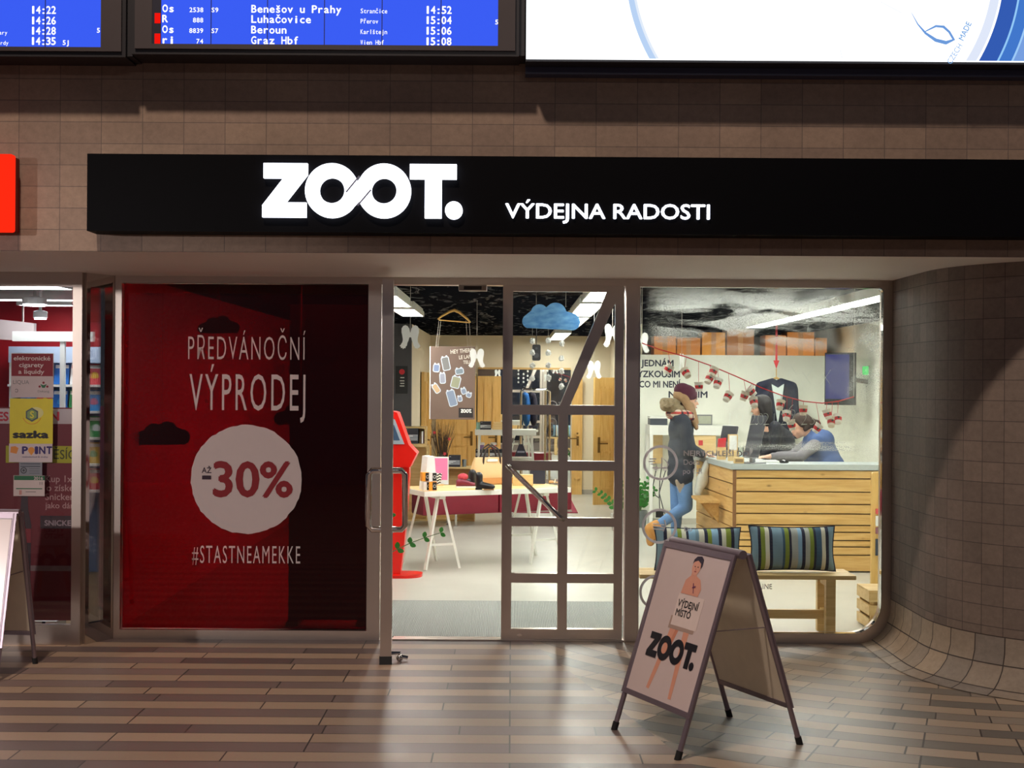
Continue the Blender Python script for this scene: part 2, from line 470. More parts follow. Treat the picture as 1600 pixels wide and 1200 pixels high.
# ---- interior shell
WHITE = mat((242, 242, 228), .75, var=.03, scale=3)
CREAM = mat((226, 214, 188), .75, var=.03, scale=3)
BACK_Y, PART_Y = 12.2, 7.70
def wallbox(name, lo, hi, m):
    q = MB(); q.box(lo, hi); return struct(q.build(name, m))
wallbox('wall_back', (-1.40, BACK_Y, 0), (6, BACK_Y+.1, 2.45), CREAM)
wallbox('wall_left_alcove', (-1.37, 8.3, 0), (-1.27, BACK_Y, 2.45), CREAM)
wallbox('wall_left_back', (-2.72, 8.2, 0), (-1.27, 8.3, 2.45), mat((74, 72, 76), .6))
wallbox('wall_left', (-2.725, .06, 0), (-2.69, 8.3, 2.45), WHITE)
wallbox('wall_partition', (1.52, PART_Y, 0), (4.2, PART_Y+.08, 2.07), WHITE)
wallbox('wall_partition_side', (1.52, PART_Y+.08, 0), (1.60, BACK_Y, 2.45), CREAM)
wallbox('wall_right_shop', (4.2, .1, 0), (4.3, BACK_Y, 2.45), WHITE)
wallbox('wall_right_front', (2.56, .10, 0), (4.3, .16, 2.45), WHITE)
wallbox('baseboard_back', (-1.27, BACK_Y-.015, 0), (1.52, BACK_Y, .07), mat((176, 170, 158), .6))
wallbox('baseboard_partition', (1.52, PART_Y-.015, 0), (4.2, PART_Y, .07), mat((190, 186, 172), .6))
# dark open ceiling, crinkled and glinting
g = NG('dark_crinkled_ceiling')
v = g.coord(scale=(2.2, .5, 1))
n1 = g.n('TexNoise', i_Vector=v, i_Scale=2.6, i_Detail=7.0, i_Distortion=2.2)
w1 = g.n('TexWave', i_Vector=g.coord(scale=(1, 1, 1)), i_Scale=5.0, i_Distortion=3.0, wave_type='BANDS', bands_direction='X')
h = g.math('ADD', n1.outputs[0], g.math('MULTIPLY', w1.outputs[1], .08))
msk = g.ramp(n1.outputs[0], [(.56, (0,)*3), (.66, (.30,)*3), (.70, (0,)*3)])
dfc = g.n('BsdfDiffuse', i_Color=(.007, .0075, .010)); glc = g.n('BsdfGlossy', i_Roughness=.30, i_Color=(.5, .52, .55)); g.set(glc.inputs['Normal'], g.bump(h, .9, .12))
mxc = g.n('MixShader'); g.set(mxc.inputs[0], msk); g.set(mxc.inputs[1], dfc); g.set(mxc.inputs[2], glc)
DARKCEIL = g.end(mxc)
wallbox('ceiling_shop', (-2.72, .06, 2.45), (4.3, 13, 2.50), DARKCEIL)
# ================================================================ SHOP FRONT
STEEL = mat((222, 210, 200), .30, 1.0, var=.10, scale=3)
CHROME = mat((215, 212, 210), .06, 1.0, var=.03)
DARKSTEEL = mat((118, 104, 98), .20, 1.0, var=.12, scale=3)
BLACK = mat((18, 18, 20), .5); BLACKGLOSS = mat((14, 14, 18), .22)
RUBBER = mat((26, 26, 28), .8)
GLASS = glassmat((.97, .985, .975), .75)
F0 = frame((0, 0, 0))                       # local x = X, y = Z, z = towards the hall
def empty_struct(name, loc=(0, 0, 0)):
    o = bpy.data.objects.new(name, None); COL.objects.link(o); o.location = loc; o['kind'] = 'structure'; return o
def rect(x0, z0, x1, z1): return [(x0, z0), (x1, z0), (x1, z1), (x0, z1)]
# ---- window_1: fixed pane behind the red film
w1 = empty_struct('window_1', (-1.76, 0, 0))
mb = MB(); mb.strip(rect(-2.625, 0, -.865, SOF_Z), rect(-2.582, .062, -.952, 2.352), -.05, .05, F0)
mb.box((-2.582, -.056, 2.352), (-.952, -.02, 2.358))
mb.build('window_frame', STEEL, w1)
mb = MB(); mb.box((-2.582, .012, .062), (-.952, .020, 2.352)); mb.build('pane', GLASS, w1)
film = thing('window_film', 'dark red see-through sale film filling the fixed window left of the entrance', 'window film', (-1.76, 0, .06))
g = NG('dark_red_film')
nz = g.n('TexNoise', i_Vector=g.coord(), i_Scale=1.2, i_Detail=2.0)
tr = g.n('BsdfTransparent', i_Color=g.mix(nz.outputs[0], (.36, .002, .032), (.48, .003, .046)))
df = g.bsdf((.085, .0015, .006), .3); fr = g.n('Fresnel', i_IOR=1.4); gl = g.n('BsdfGlossy', i_Roughness=.03)
m1 = g.n('MixShader'); g.set(m1.inputs[0], .14); g.set(m1.inputs[1], tr); g.set(m1.inputs[2], df)
m2 = g.n('MixShader'); g.set(m2.inputs[0], g.math('MULTIPLY', fr.outputs[0], .8)); g.set(m2.inputs[1], m1); g.set(m2.inputs[2], gl)
FILM = g.end(m2)
mb = MB(); mb.box((-2.581, .004, .063), (-.953, .010, 2.351)); mb.build('film', FILM, film)
PALE = mat((226, 208, 204), .7, var=.03)
mb = MB()
def ftext(st, x0, x1, yb, cap_px, bold):
    a = P((x0+x1)/2, yb, 0); mb.text(st, frame((a.x, -.001, a.z)), cap_px*px(0), (x1-x0)*px(0), bold, 'C', 1.22)
ftext('PŘEDVÁNOČNÍ', 294, 477, 562, 36, -.008)
ftext('VÝPRODEJ', 296, 477, 641, 56, .0)
ftext('#STASTNEAMEKKE', 300, 469, 880, 27, -.004)
mb.build('lettering', PALE, film, label='pale hand-drawn sale lettering')
c = P(385, 749, 0); rnd = random.Random(4); mb = MB()
pts = []
for i in range(90):
    a = 2*math.pi*i/90; r = 87*px(0)*(1+rnd.uniform(-.012, .008)); pts.append((c.x+r*math.cos(a), c.z+r*math.sin(a)*.98))
mb.prism(pts, .0, .002, F0); mb.build('sale_disc', PALE, film, label='pale rough-edged disc')
mb = MB(); a = P(395, 775, 0); mb.text('30%', frame((a.x, -.004, a.z)), 52*px(0), 121*px(0), .025)
mb.build('sale_figure', mat((150, 14, 28), .6), film, label='dark red figure on the disc')
mb = MB(); a = P(323, 739, 0); mb.text('AŽ', frame((a.x, -.004, a.z)), 8.5*px(0), 15*px(0), .01)
a = P(323, 746, 0); mb.box((a.x-7*px(0), -.005, a.z-3*px(0)), (a.x+7*px(0), -.0035, a.z+3*px(0)))
mb.build('small_lettering', mat((52, 20, 44), .6), film)
# ---- trim: jamb between door and big window, header with door closer, threshold
mb = MB(); mb.box((.748, -.05, 0), (.838, .05, SOF_Z), bev=.004); struct(mb.build('trim_1', STEEL))
mb = MB(); mb.box((-.865, -.05, 2.352), (.748, .05, SOF_Z)); struct(mb.build('trim_2', STEEL))
mb = MB(); mb.box((-.78, -.05, .001), (.748, .06, .010)); struct(mb.build('trim_3', STEEL))
dc = thing('door_closer', 'grey door closer housing under the header above the open doorway', 'door closer', (P(738, 446, 0).x, 0, 2.30))
mb = MB(); a = P(717, 440, 0); b = P(761, 452, 0); mb.box((a.x, -.049, 2.315), (b.x, .03, 2.352), bev=.003); mb.build('housing', mat((150, 140, 132), .35, .8), dc)
mb = MB(); mb.box((a.x+.035, -.053, 2.322), (b.x-.035, -.048, 2.345)); mb.build('track', BLACK, dc)
# ---- door_2: closed right leaf with its ladder of panes and the slanting bar
d2 = empty_struct('door_2', (.34, 0, 0))
Xd = lambda x: P(x, 720, 0).x
Zd = lambda y: P(880, y, 0).z
xo0, xo1 = Xd(784.5), Xd(973)
cols = [(Xd(800), Xd(872)), (Xd(887), Xd(959.5))]
rows_ = [(910, 982), (822, 895.5), (735, 808.5), (648, 720)]
mb = MB(); y0, y1 = -.03, .03
mb.box((xo0, y0, .012), (cols[0][0], y1, Zd(441))); mb.box((cols[1][1], y0, .012), (xo1, y1, Zd(441)))
mb.box((cols[0][0], y0, Zd(456)), (cols[1][1], y1, Zd(441)))
mb.box((cols[0][0], y0, .012), (cols[1][1], y1, Zd(982)))
for ya, yb in ((895.5, 910), (808.5, 822), (720, 735), (633, 648)): mb.box((cols[0][0], y0, Zd(yb)), (cols[1][1], y1, Zd(ya)))
for ya, yb in rows_: mb.box((cols[0][1], y0, Zd(yb)), (cols[1][0], y1, Zd(ya)))
mb.prism([(Xd(874), Zd(633)), (Xd(890), Zd(633)), (Xd(959.5), Zd(473)), (Xd(959.5), Zd(456)), (Xd(946), Zd(456))], -y1+.001, -y0-.001, F0)
mb.build('door_frame', STEEL, d2)
for i, (ya, yb) in enumerate(rows_):
    for (xa, xb) in cols:
        q = MB(); q.box((xa, -.004, Zd(yb)), (xb, .004, Zd(ya))); q.build('pane', GLASS, d2)
q = MB(); q.prism([(cols[0][0], Zd(633)), (Xd(874), Zd(633)), (Xd(946), Zd(456)), (cols[0][0], Zd(456))], -.004, .004, F0); q.build('pane', GLASS, d2)
q = MB(); q.prism([(Xd(890), Zd(633)), (cols[1][1], Zd(633)), (cols[1][1], Zd(473))], -.004, .004, F0); q.build('pane', GLASS, d2)
ha, hb = P(791, 726, -.10), P(882, 815, -.10); mb = MB()
mb.tube([Vector((ha.x+.012, -.028, ha.z-.01)), Vector((ha.x+.012, -.085, ha.z-.01)), ha+Vector((.025, 0, -.022)), hb+Vector((-.025, 0, .022)), Vector((hb.x-.012, -.085, hb.z+.012)), Vector((hb.x-.012, -.028, hb.z+.012))], .017, 12)
mb.build('handle', CHROME, d2, True, label='slanting chrome pull bar')
mb = MB(); a = P(812, 991, 0); mb.disc((a.x, a.z), .016, .03, .036, F0, ry=.009); mb.build('lock', CHROME, d2)
# ---- door_1: left leaf, opened towards the hall and seen edge-on
d1 = empty_struct('door_1', (-.815, -.03, 0))
hx, hy, nx, ny = -.815, -.055, -.752, -.835
def leafM():
    d = (Vector((nx, ny, 0))-Vector((hx, hy, 0))).normalized()
    return Matrix(((d.x, -d.y, 0, hx), (d.y, d.x, 0, hy), (0, 0, 1, 0), (0, 0, 0, 1)))
LM = leafM(); T = .034; L = .78
mb = MB()
for lo, hi in (((0, -T, .012), (.065, T, 2.33)), ((L-.065, -T, .012), (L, T, 2.33)), ((.065, -T, 2.26), (L-.065, T, 2.33)), ((.065, -T, .012), (L-.065, T, .09))): mb.box(lo, hi, LM)
for z in (.42, .80, 1.18, 1.56): mb.box((.065, -T+.002, z-.03), (L-.065, T-.002, z+.03), LM)
mb.box((.36, -T+.002, .09), (.42, T-.002, 1.53), LM)
mb.build('door_frame', STEEL, d1)
mb = MB(); mb.box((.065, -.004, .09), (L-.065, .004, 2.26), LM); mb.build('pane', GLASS, d1)
for sgn, nm in ((1, 'handle'), (-1, 'handle')):
    mb = MB(); pts = []
    for (u, w, z) in ((L-.05, T, 1.17), (L-.05, T+.055, 1.17), (L-.052, T+.075, 1.145), (L-.10, T+.078, .83), (L-.11, T+.055, .805), (L-.11, T, .805)):
        pts.append(LM @ Vector((u, sgn*w, z)))
    mb.tube(pts, .019, 12); mb.build(nm, CHROME, d1, True, label='bent chrome pull handle')
mb = MB()
p0 = LM @ Vector((L-.05, T, .055)); 
mb.ball(LM @ Vector((L-.10, T+.05, .022)), .022, 8); mb.tube([LM @ Vector((L-.10, T, .05)), LM @ Vector((L-.10, T+.05, .05)), LM @ Vector((L-.10, T+.05, .02))], .011, 8)
mb.tube([LM @ Vector((L-.10, T+.05, .03)), LM @ Vector((L-.10, T+.10, .02))], .012, 8)
mb.build('door_stop', CHROME, d1, True)
mb = MB(); mb.box((L-.02, -T-.004, .0), (L+.002, T+.004, .05), LM); mb.build('shoe', RUBBER, d1)
# ---- window_2: big pane with a round lower right corner
w2 = empty_struct('window_2', (1.65, 0, 0))
def rounded(x0, z0, x1, z1, r_bl, r_br, r_tr, r_tl, n=10):
    out = []
    for cx, cz, r, a0 in ((x0+r_bl, z0+r_bl, r_bl, 180), (x1-r_br, z0+r_br, r_br, 270), (x1-r_tr, z1-r_tr, r_tr, 0), (x0+r_tl, z1-r_tl, r_tl, 90)):
        out += [(cx+r*math.cos(R(a0+90*i/n)), cz+r*math.sin(R(a0+90*i/n))) for i in range(n+1)]
    return out
outl = rounded(.838, 0, 2.515, SOF_Z, .001, .06, .001, .001)
inn = rounded(.842, .062, 2.452, 2.352, .004, .20, .03, .004)
mb = MB(); mb.strip(outl, inn, -.05, .05, F0); mb.build('window_frame', STEEL, w2)
mb = MB(); mb.strip(inn, rounded(.846, .067, 2.446, 2.346, .004, .196, .028, .004), .012, .056, F0)
mb.build('glazing_bead', CHROME, w2, label='bright edge strip')
mb = MB(); mb.prism(inn, -.004, .004, F0); mb.build('pane', GLASS, w2)
# spray snow on the inside of the pane
g = NG('spray_snow')
pos = g.coord(); sx = g.n('SeparateXYZ'); g.set(sx.inputs[0], pos); X, Z = sx.outputs[0], sx.outputs[2]
st = g.n('TexNoise', i_Vector=g.coord(scale=(1.9, 1, 8.5), rot=(0, R(7), 0)), i_Scale=1.0, i_Detail=3.0, i_Distortion=1.0)
sp = g.n('TexNoise', i_Vector=pos, i_Scale=170.0, i_Detail=2.0)
st2 = g.ramp(st.outputs[0], [(.42, (0,)*3), (.55, (1,)*3)])
# metres above the sill -> share of the 2.4 m scale
zf = g.math('DIVIDE', Z, 2.4)
top = g.ramp(zf, [(.785, (0,)*3), (.84, (.75,)*3), (.92, (1,)*3), (.965, (.35,)*3)])
edge = g.ramp(g.math('DIVIDE', g.math('SUBTRACT', X, .85), 1.6), [(.02, (0,)*3), (.09, (.9,)*3), (.62, (1,)*3), (.9, (.72,)*3)])
m1 = g.math('MULTIPLY', g.math('MULTIPLY', st2, top), edge)
cl = g.n('TexNoise', i_Vector=g.coord(scale=(1, 1, 1.1)), i_Scale=4.0, i_Detail=6.0, i_Distortion=.6)
rt = g.ramp(g.math('DIVIDE', g.math('SUBTRACT', X, .85), 1.6), [(.66, (0,)*3), (.86, (.8,)*3), (1, (1,)*3)])
rz = g.ramp(zf, [(.42, (0,)*3), (.58, (.5,)*3), (.80, (1,)*3)])
m2 = g.math('MULTIPLY', g.math('MULTIPLY', rt, rz), g.ramp(cl.outputs[0], [(.36, (0,)*3), (.66, (.7,)*3)]))
s3 = g.n('TexNoise', i_Vector=g.coord(scale=(1.6, 1, 22)), i_Scale=1.0, i_Detail=4.0)
bz = g.ramp(zf, [(.49, (0,)*3), (.525, (1,)*3), (.55, (1,)*3), (.585, (0,)*3)])
bx = g.ramp(g.math('DIVIDE', g.math('SUBTRACT', X, .85), 1.6), [(.30, (0,)*3), (.5, (1,)*3), (.75, (1,)*3), (.95, (.3,)*3)])
m3 = g.math('MULTIPLY', g.math('MULTIPLY', bz, bx), g.ramp(s3.outputs[0], [(.40, (0,)*3), (.62, (.62,)*3)]))
m4 = g.math('MULTIPLY', g.ramp(cl.outputs[0], [(.45, (0,)*3), (.8, (.22,)*3)]), g.ramp(zf, [(.35, (0,)*3), (.6, (1,)*3)]))
tot = g.math('MAXIMUM', g.math('MAXIMUM', m1, m2), g.math('MAXIMUM', m3, m4))
spk = g.ramp(sp.outputs[0], [(.40, (.35,)*3), (.60, (1,)*3)])
fac = g.math('MULTIPLY', g.math('MULTIPLY', tot, spk), .78)
tr = g.n('BsdfTransparent'); df = g.n('BsdfDiffuse', i_Color=(.93, .95, .92)); tl = g.n('BsdfTranslucent', i_Color=(.93, .95, .92))
mm = g.n('MixShader'); g.set(mm.inputs[0], .80); g.set(mm.inputs[1], df); g.set(mm.inputs[2], tl)
mx = g.n('MixShader'); g.set(mx.inputs[0], fac); g.set(mx.inputs[1], tr); g.set(mx.inputs[2], mm)
SNOW = g.end(mx)
mb = MB(); mb.poly([(p[0], .0065, p[1]) for p in inn])
tag(mb.build('spray_snow', SNOW), 'white spray snow swept across the top and right of the big window', 'spray snow', kind='stuff')
# stickers and drawings on the pane
g = NG('grey_window_vinyl'); nz = g.n('TexNoise', i_Vector=g.coord(), i_Scale=20.0)
vc = g.mix(nz.outputs[0], (.78, .74, .76), (.86, .82, .84)); d_ = g.n('BsdfDiffuse', i_Color=vc); t_ = g.n('BsdfTranslucent', i_Color=vc)
mx = g.n('MixShader'); g.set(mx.inputs[0], .55); g.set(mx.inputs[1], d_); g.set(mx.inputs[2], t_); STICK = g.end(mx)
def decal(name, label, fn, material=STICK, cat='window sticker', Y=-.006):
    q = MB(); fn(q, Y); o = q.build(name, material); return tag(o, label, cat, 'stickers on the big window')
def rg(q, x, y, Y, r=27.5, t=4):
    a = P(x, y, 0); q.ring((a.x, a.z), (r-t)*px(0), r*px(0), -Y-.001, -Y, F0, 48)
def van(q, Y):
    rg(q, 1032, 723, Y); k = px(0); a = P(1032, 723, 0)
    ln = lambda pts: q.tube([(a.x+x*k, Y, a.z+z*k) for x, z in pts], 1.0*k, 5)
    ln([(-13, -8), (10, -8), (12, -3), (9, 3), (2, 8), (2, -8)]); ln([(-17, 6), (-7, 6)]); ln([(-19, 2), (-9, 2)]); ln([(-15, -2), (-6, -2)])
    for x in (-7, 7): q.ring((a.x+x*k, a.z-9*k), 2*k, 3.4*k, -Y-.001, -Y, F0, 14)
decal('round_sticker', 'grey ring sticker with a delivery van, uppermost of the rings on the big window', van)
def mid(q, Y):
    rg(q, 1030, 822, Y); k = px(0); a = P(1030, 822, 0)
    q.tube([(a.x+8*k, Y, a.z+10*k), (a.x+10*k, Y, a.z+2*k), (a.x+6*k, Y, a.z-8*k)], 1.2*k, 5)
    for d in (-4, 0, 4): q.tube([(a.x-10*k, Y, a.z+d*k), (a.x+8*k, Y, a.z+(d-2)*k)], k, 5)
decal('round_sticker', 'middle grey ring sticker on the big window, in front of the raised boot', mid)
def low(q, Y):
    rg(q, 1026, 925, Y); k = px(0); a = P(1026, 925, 0)
    q.strip([(a.x+k*x, a.z+k*z) for x, z in ((-8, -9), (8, -9), (8, 5), (-8, 5))], [(a.x+k*x, a.z+k*z) for x, z in ((-6, -7), (6, -7), (6, 3), (-6, 3))], -Y-.001, -Y, F0)
    q.ring((a.x, a.z+5*k), 3*k, 5*k, -Y-.001, -Y, F0, 16, 0, 180)
decal('round_sticker', 'grey ring sticker partly behind the advertising stand, lowest of the rings on the big window', low)
def dtext(q, st, x, y, cap, bold, Y, w=None):
    a = P(x, y, 0); q.text(st, frame((a.x, Y, a.z)), cap*px(0), w*px(0) if w else None, bold, 'L')
def t1(q, Y):
    dtext(q, 'NEJRYCHLEJŠÍ DO', 1068, 712, 8, .02, Y, 102); dtext(q, 'Dodá', 1068, 726, 8, .01, Y); dtext(q, 'po ČR', 1067, 740, 8, .01, Y)
decal('window_lettering', 'grey lettering about the fastest delivery over the customer\'s coat', t1)
def t2(q, Y): dtext(q, 'Do', 1069, 830, 7, .01, Y)
decal('window_lettering', 'short faint grey lettering above the left striped cushion', t2)
def t3(q, Y): dtext(q, 'ONLINE', 1170, 920, 8, .01, Y, 36)
decal('window_lettering', 'grey lettering under the seat of the window bench', t3)
WCHALK = mat((236, 240, 230), .7, var=.02)
t = thing('window_drawing', 'thin white calendar numbers and crosses drawn on the big window', 'drawing', P(1215, 640, 0))
for st, x, y in (('16', 1222, 650), ('20', 1172, 664), ('21', 1193, 664), ('22', 1220, 664), ('23', 1252, 664), ('19', 1140, 664)):
    q = MB(); dtext(q, st, x, y, 19, -.034, .0045, 21 if st != '21' else 17); q.build('number', WCHALK, t)
for x, y in ((1150, 570), (1185, 575), (1238, 575), (1260, 590), (1290, 590)):
    k = px(0); a = P(x, y, 0); q = MB(); q.tube([(a.x-8*k, .0045, a.z-12*k), (a.x+8*k, .0045, a.z+12*k)], .35*k, 4); q.tube([(a.x-6*k, .0045, a.z+9*k), (a.x+7*k, .0045, a.z-10*k)], .35*k, 4); q.build('cross', WCHALK, t)
# ---- kiosk to the left: pane, post and folded return
w3 = empty_struct('window_3', (-3.6, -.26, 0)); KY = -.26
mb = MB()
xg = P(115, 700, KY).x; xp = P(129.5, 700, KY).x
for lo, hi in (((-6, KY-.03, 0), (xg, KY+.03, .13)), ((-6, KY-.03, 2.31), (xg, KY+.03, SOF_Z)), ((xg, KY-.035, 0), (xp, KY+.035, SOF_Z)), ((-6, KY-.03, .13), (-5.9, KY+.03, 2.31))): mb.box(lo, hi)
mb.build('window_frame', STEEL, w3)
mb = MB(); mb.box((-5.9, KY-.004, .13), (xg, KY+.004, 2.31)); mb.build('pane', GLASS, w3)
w4 = empty_struct('window_4', (-2.7, -.13, 0))
a, b = Vector((xp+.005, KY+.01, 0)), Vector((-2.632, -.02, 0)); d = (b-a); Lr = d.length; d.normalize()
RM = Matrix(((d.x, -d.y, 0, a.x), (d.y, d.x, 0, a.y), (0, 0, 1, 0), (0, 0, 0, 1)))
mb = MB(); e = .018
for lo, hi in (((0, -e, 0), (.03, e, SOF_Z)), ((Lr-.11, -e, 0), (Lr, e, SOF_Z)), ((.03, -e, 0), (Lr-.11, e, .13)), ((.03, -e, 2.31), (Lr-.11, e, SOF_Z))): mb.box(lo, hi, RM)
mb.build('window_frame', CHROME, w4)
mb = MB(); mb.box((.03, -.004, .13), (Lr-.11, .004, 2.31), RM); mb.build('pane', GLASS, w4)
# ================================================================ SIGNS ON THE HALL WALL
SY = -1.90
sg = thing('shop_sign', 'long black fascia sign with glowing white letters above the shop entrance', 'sign', (2.0, WALL_Y, 2.494))
mb = MB(); mb.box((P(136, 300, SY).x, SY, 2.492), (7.4, WALL_Y-.0005, 2.898)); mb.build('sign_box', mat((6, 6, 10), .6, var=.1, spec=.08), sg)
LETTER = emit((238, 242, 255), 3.2, 'letter_light')
a = P(411, 340, SY); b = P(722, 340, SY)
mb = MB(); gp = MB(); logo(mb, frame((a.x, SY, a.z)), 84*px(SY), (b.x-a.x), 0, .03, gp)
mb.build('word_mark', LETTER, sg, label='large glowing white letters'); gp.build('letter_gap', mat((120, 124, 150), .5), sg)
a = P(790, 341, SY); mb = MB(); mb.text('VÝDEJNA RADOSTI', frame((a.x, SY-.012, a.z)), 22.5*px(SY), 318*px(SY), .018, 'L')
mb.build('lettering', LETTER, sg, label='smaller glowing white line of letters')
# ---- red light box of the neighbouring kiosk
rb = thing('light_box', 'red glowing light box at the left edge beside the black shop sign', 'sign', (-3.2, WALL_Y, 2.48))
zb = P(10, 362, -1.86).z; zt = P(10, 240, -1.86).z; xr = P(19, 300, -1.86).x
mb = MB(); mb.box((-4.6, -1.86, zb), (xr, -1.80, zt), bev=.012); mb.build('cover', emit((255, 42, 18), 1.05), rb)
mb = MB(); mb.box((-4.6, -1.80, zb+.01), (xr-.008, WALL_Y-.0005, zt-.01)); mb.build('box', mat((150, 20, 16), .5), rb)
# ---- departure boards
DY = -1.94
SCREEN = emit((62, 98, 255), .92); DOTS = emit((255, 255, 255), 1.25)
SLIT = mat((22, 24, 70), .6); CASE = mat((66, 58, 60), .45); CASE2 = mat((40, 38, 42), .4)
def mono(q, st, x, y, cap, adv, bold, O, align='L'):
    """board characters on a fixed pitch; x, y in photo pixels of the board's plane"""
    if align == 'R': x -= adv*len(st)
    for i, ch in enumerate(st):
        if ch == ' ': continue
        a = O(x+(i+.5)*adv, y)
        vs = text_data(ch, bold)[0]; wn = (max(v[0] for v in vs)-min(v[0] for v in vs))*cap/.7
        q.text(ch, frame(a), cap*px(DY), min(wn, adv*.80)*px(DY), bold)
def board(label, x0, x1, sx0, sx1, yb, sy, lines, pitch=None, red=(), slope=0.0):
    k = px(DY); A = P(x0, yb, DY); zt = A.z+1.2
    O = lambda x, y: Vector((P(x, 60, DY).x, DY-.018, P(430, y, DY).z))
    t = thing('departure_board', label, 'departure board', ((P(x0, 60, DY).x+P(x1, 60, DY).x)/2, DY+.1, A.z), 0, 'departure boards over the shop')
    xa, xb = P(x0, 60, DY).x, P(x1, 60, DY).x; sa, sb = P(sx0, 60, DY).x, P(sx1, 60, DY).x
    zb = P(430, yb, DY).z; zs = P(430, sy, DY).z; zl = P(430, yb-8, DY).z
    q = MB(); q.box((xa, DY+.005, zb), (xb, WALL_Y-.0005, zt)); q.box((xb, DY+.03, zb+.01), (xb+9*k, WALL_Y-.0005, zt)); q.build('case', CASE2, t)  # second box: dark filler added to keep light out of the gap
    q = MB(); q.box((xa+.02, DY-.008, zl), (xb-.02, DY+.005, zs)); q.box((xa+.02, DY-.008, zs), (sa, DY+.005, zt)); q.box((sb, DY-.008, zs), (xb-.02, DY+.005, zt)); q.build('bezel', CASE, t)
    q = MB(); q.box((sa, DY-.002, zs), (sb, DY+.005, zt)); q.build('screen', SCREEN, t, label='glowing blue display')
    q = MB()
    for sxx in pitch: 
        X_ = P(sxx, 40, DY).x; q.box((X_-.0022, DY-.0035, zs), (X_+.0022, DY-.002, zt))
    q.build('screen_joint', SLIT, t)
    for l in lines:
        if not l[0]: continue
        q = MB(); mono(q, *l[:-1], O=lambda x, y: Vector((P(x, 60, DY).x, DY-.0038, P(430, y, DY).z)), align=l[-1]); q.build('characters', DOTS, t, label='white dot-matrix characters')
    return t
L2 = []
for (y, ty, no, ln, dest, via, tm, tr_) in ((20, 'Os', '2538', 'S9', 'Benešov u Prahy', 'Strančice', '14:52', ''), (36, 'R', '888', '', 'Luhačovice', 'Přerov', '15:04', '5'), (52.5, 'Os', '8839', 'S7', 'Beroun', 'Karlštejn', '15:06', ''), (69, 'rj', '74', '', 'Graz Hbf', 'Wien Hbf', '15:08', '')):
    L2 += [(ty, 253, y, 11, 10, .03, 'L'), (no, 318, y, 7, 5.6, .015, 'R'), (ln, 330, y, 7, 5.8, .015, 'L'), (dest, 392, y, 11.5, 9.45, .02, 'L'), (via, 563, y, 7, 4.7, .005, 'L'), (tm, 664, y, 11.5, 8.4, .022, 'L'), (tr_, 773, y, 7, 6, .02, 'L')]
b2 = board('wide blue departure board beside the white billboard, left of it', 205, 811, 238, 778, 85.5, 70, L2, (330, 418, 507, 597, 689))
# red stop markers at the left of two rows, dark strip behind them
q = MB(); xs0, xs1 = P(238, 40, DY).x, P(252, 40, DY).x; q.box((xs0, DY-.0045, P(430, 70, DY).z), (xs1, DY-.002, P(430, 70, DY).z+1)); q.build('marker_strip', mat((22, 20, 44), .5), b2)
for ya, yb in ((22, 38), (54, 70)):
    q = MB(); q.box((P(242, 40, DY).x, DY-.006, P(430, yb, DY).z), (P(251, 40, DY).x, DY-.0045, P(430, ya, DY).z)); q.build('marker', emit((255, 24, 16), .9), b2, label='red marker')
L1 = []
for y, tm, ex in ((26, '14:22', ''), (42.5, '14:26', ''), (58.5, '14:28', ''), (74.5, '14:35', '5J')):
    L1 += [(tm, 48, y-2, 11.5, 8, .022, 'L'), (ex, 98, y-2, 7, 5.4, .02, 'L')]
L1 += [('5', 151, 53, 7, 6, .02, 'L'), ('ary', 12, 57, 6, 4.4, .005, 'R'), ('rdy', 14, 73, 6, 4.4, .005, 'R')]
board('blue departure board at the top left corner, cut off by the photo edge', -640, 196, -600, 158, 90.5, 76, L1, (71,))
# ---- back-lit billboard
bb = thing('billboard', 'white back-lit billboard with blue rings at the top right', 'billboard', (4.2, WALL_Y, 3.36))
xa = P(821, 50, DY).x; zb = P(1210, 95, DY).z
q = MB(); q.box((xa+.002, DY, zb-.012), (7.6, WALL_Y-.0005, zb+1.6)); q.build('case', CASE2, bb); q = MB(); q.box((xa+.002, WALL_Y-.09, zb-.05), (7.6, WALL_Y-.0005, zb-.0125)); q.build('lower_housing', mat((62, 66, 92), .5), bb)
q = MB(); q.box((xa+.004, DY-.02, zb), (7.6, DY, zb+1.6)); q.build('light_face', emit((250, 252, 255), 1.5, 'billboard_light'), bb)
BF = frame((0, DY-.02, 0)); k = px(DY)
def pp(x, y): a = P(x, y, DY-.02); return (a.x, a.z)
cx, cz = pp(1275, -53)
for r0, r1, colr, side in ((284, 288, (228, 238, 252), 0), (288, 297, (186, 212, 246), 0), (276, 290, (226, 234, 252), 1), (293.5, 318, (52, 92, 180), 1), (318, 321, (150, 205, 250), 1), (321, 338, (66, 120, 205), 1), (338, 341, (160, 205, 250), 1), (341, 372, (120, 160, 225), 1)):
    q = MB(); outer, inner = [], []
    for i in range(61):
        an = R(140+i*(100/60.0)) if side == 0 else R(300+i*(100/60.0))
        for L_, r in ((outer, r1*k), (inner, r0*k)):
            x_, z_ = cx+r*math.cos(an), cz+r*math.sin(an)
            if z_ < zb+.002: z_ = zb+.002; x_ = cx+math.copysign(math.sqrt(max(r*r-(z_-cz)**2, 0)), math.cos(an))
            L_.append((x_, z_+i*1e-6))
    q.strip(outer, inner, 0, .0015, BF, False)
    q.build('ring', emit(colr, 1.0), bb, label='pale blue ring of the picture' if side == 0 else 'blue ring at the right of the picture')
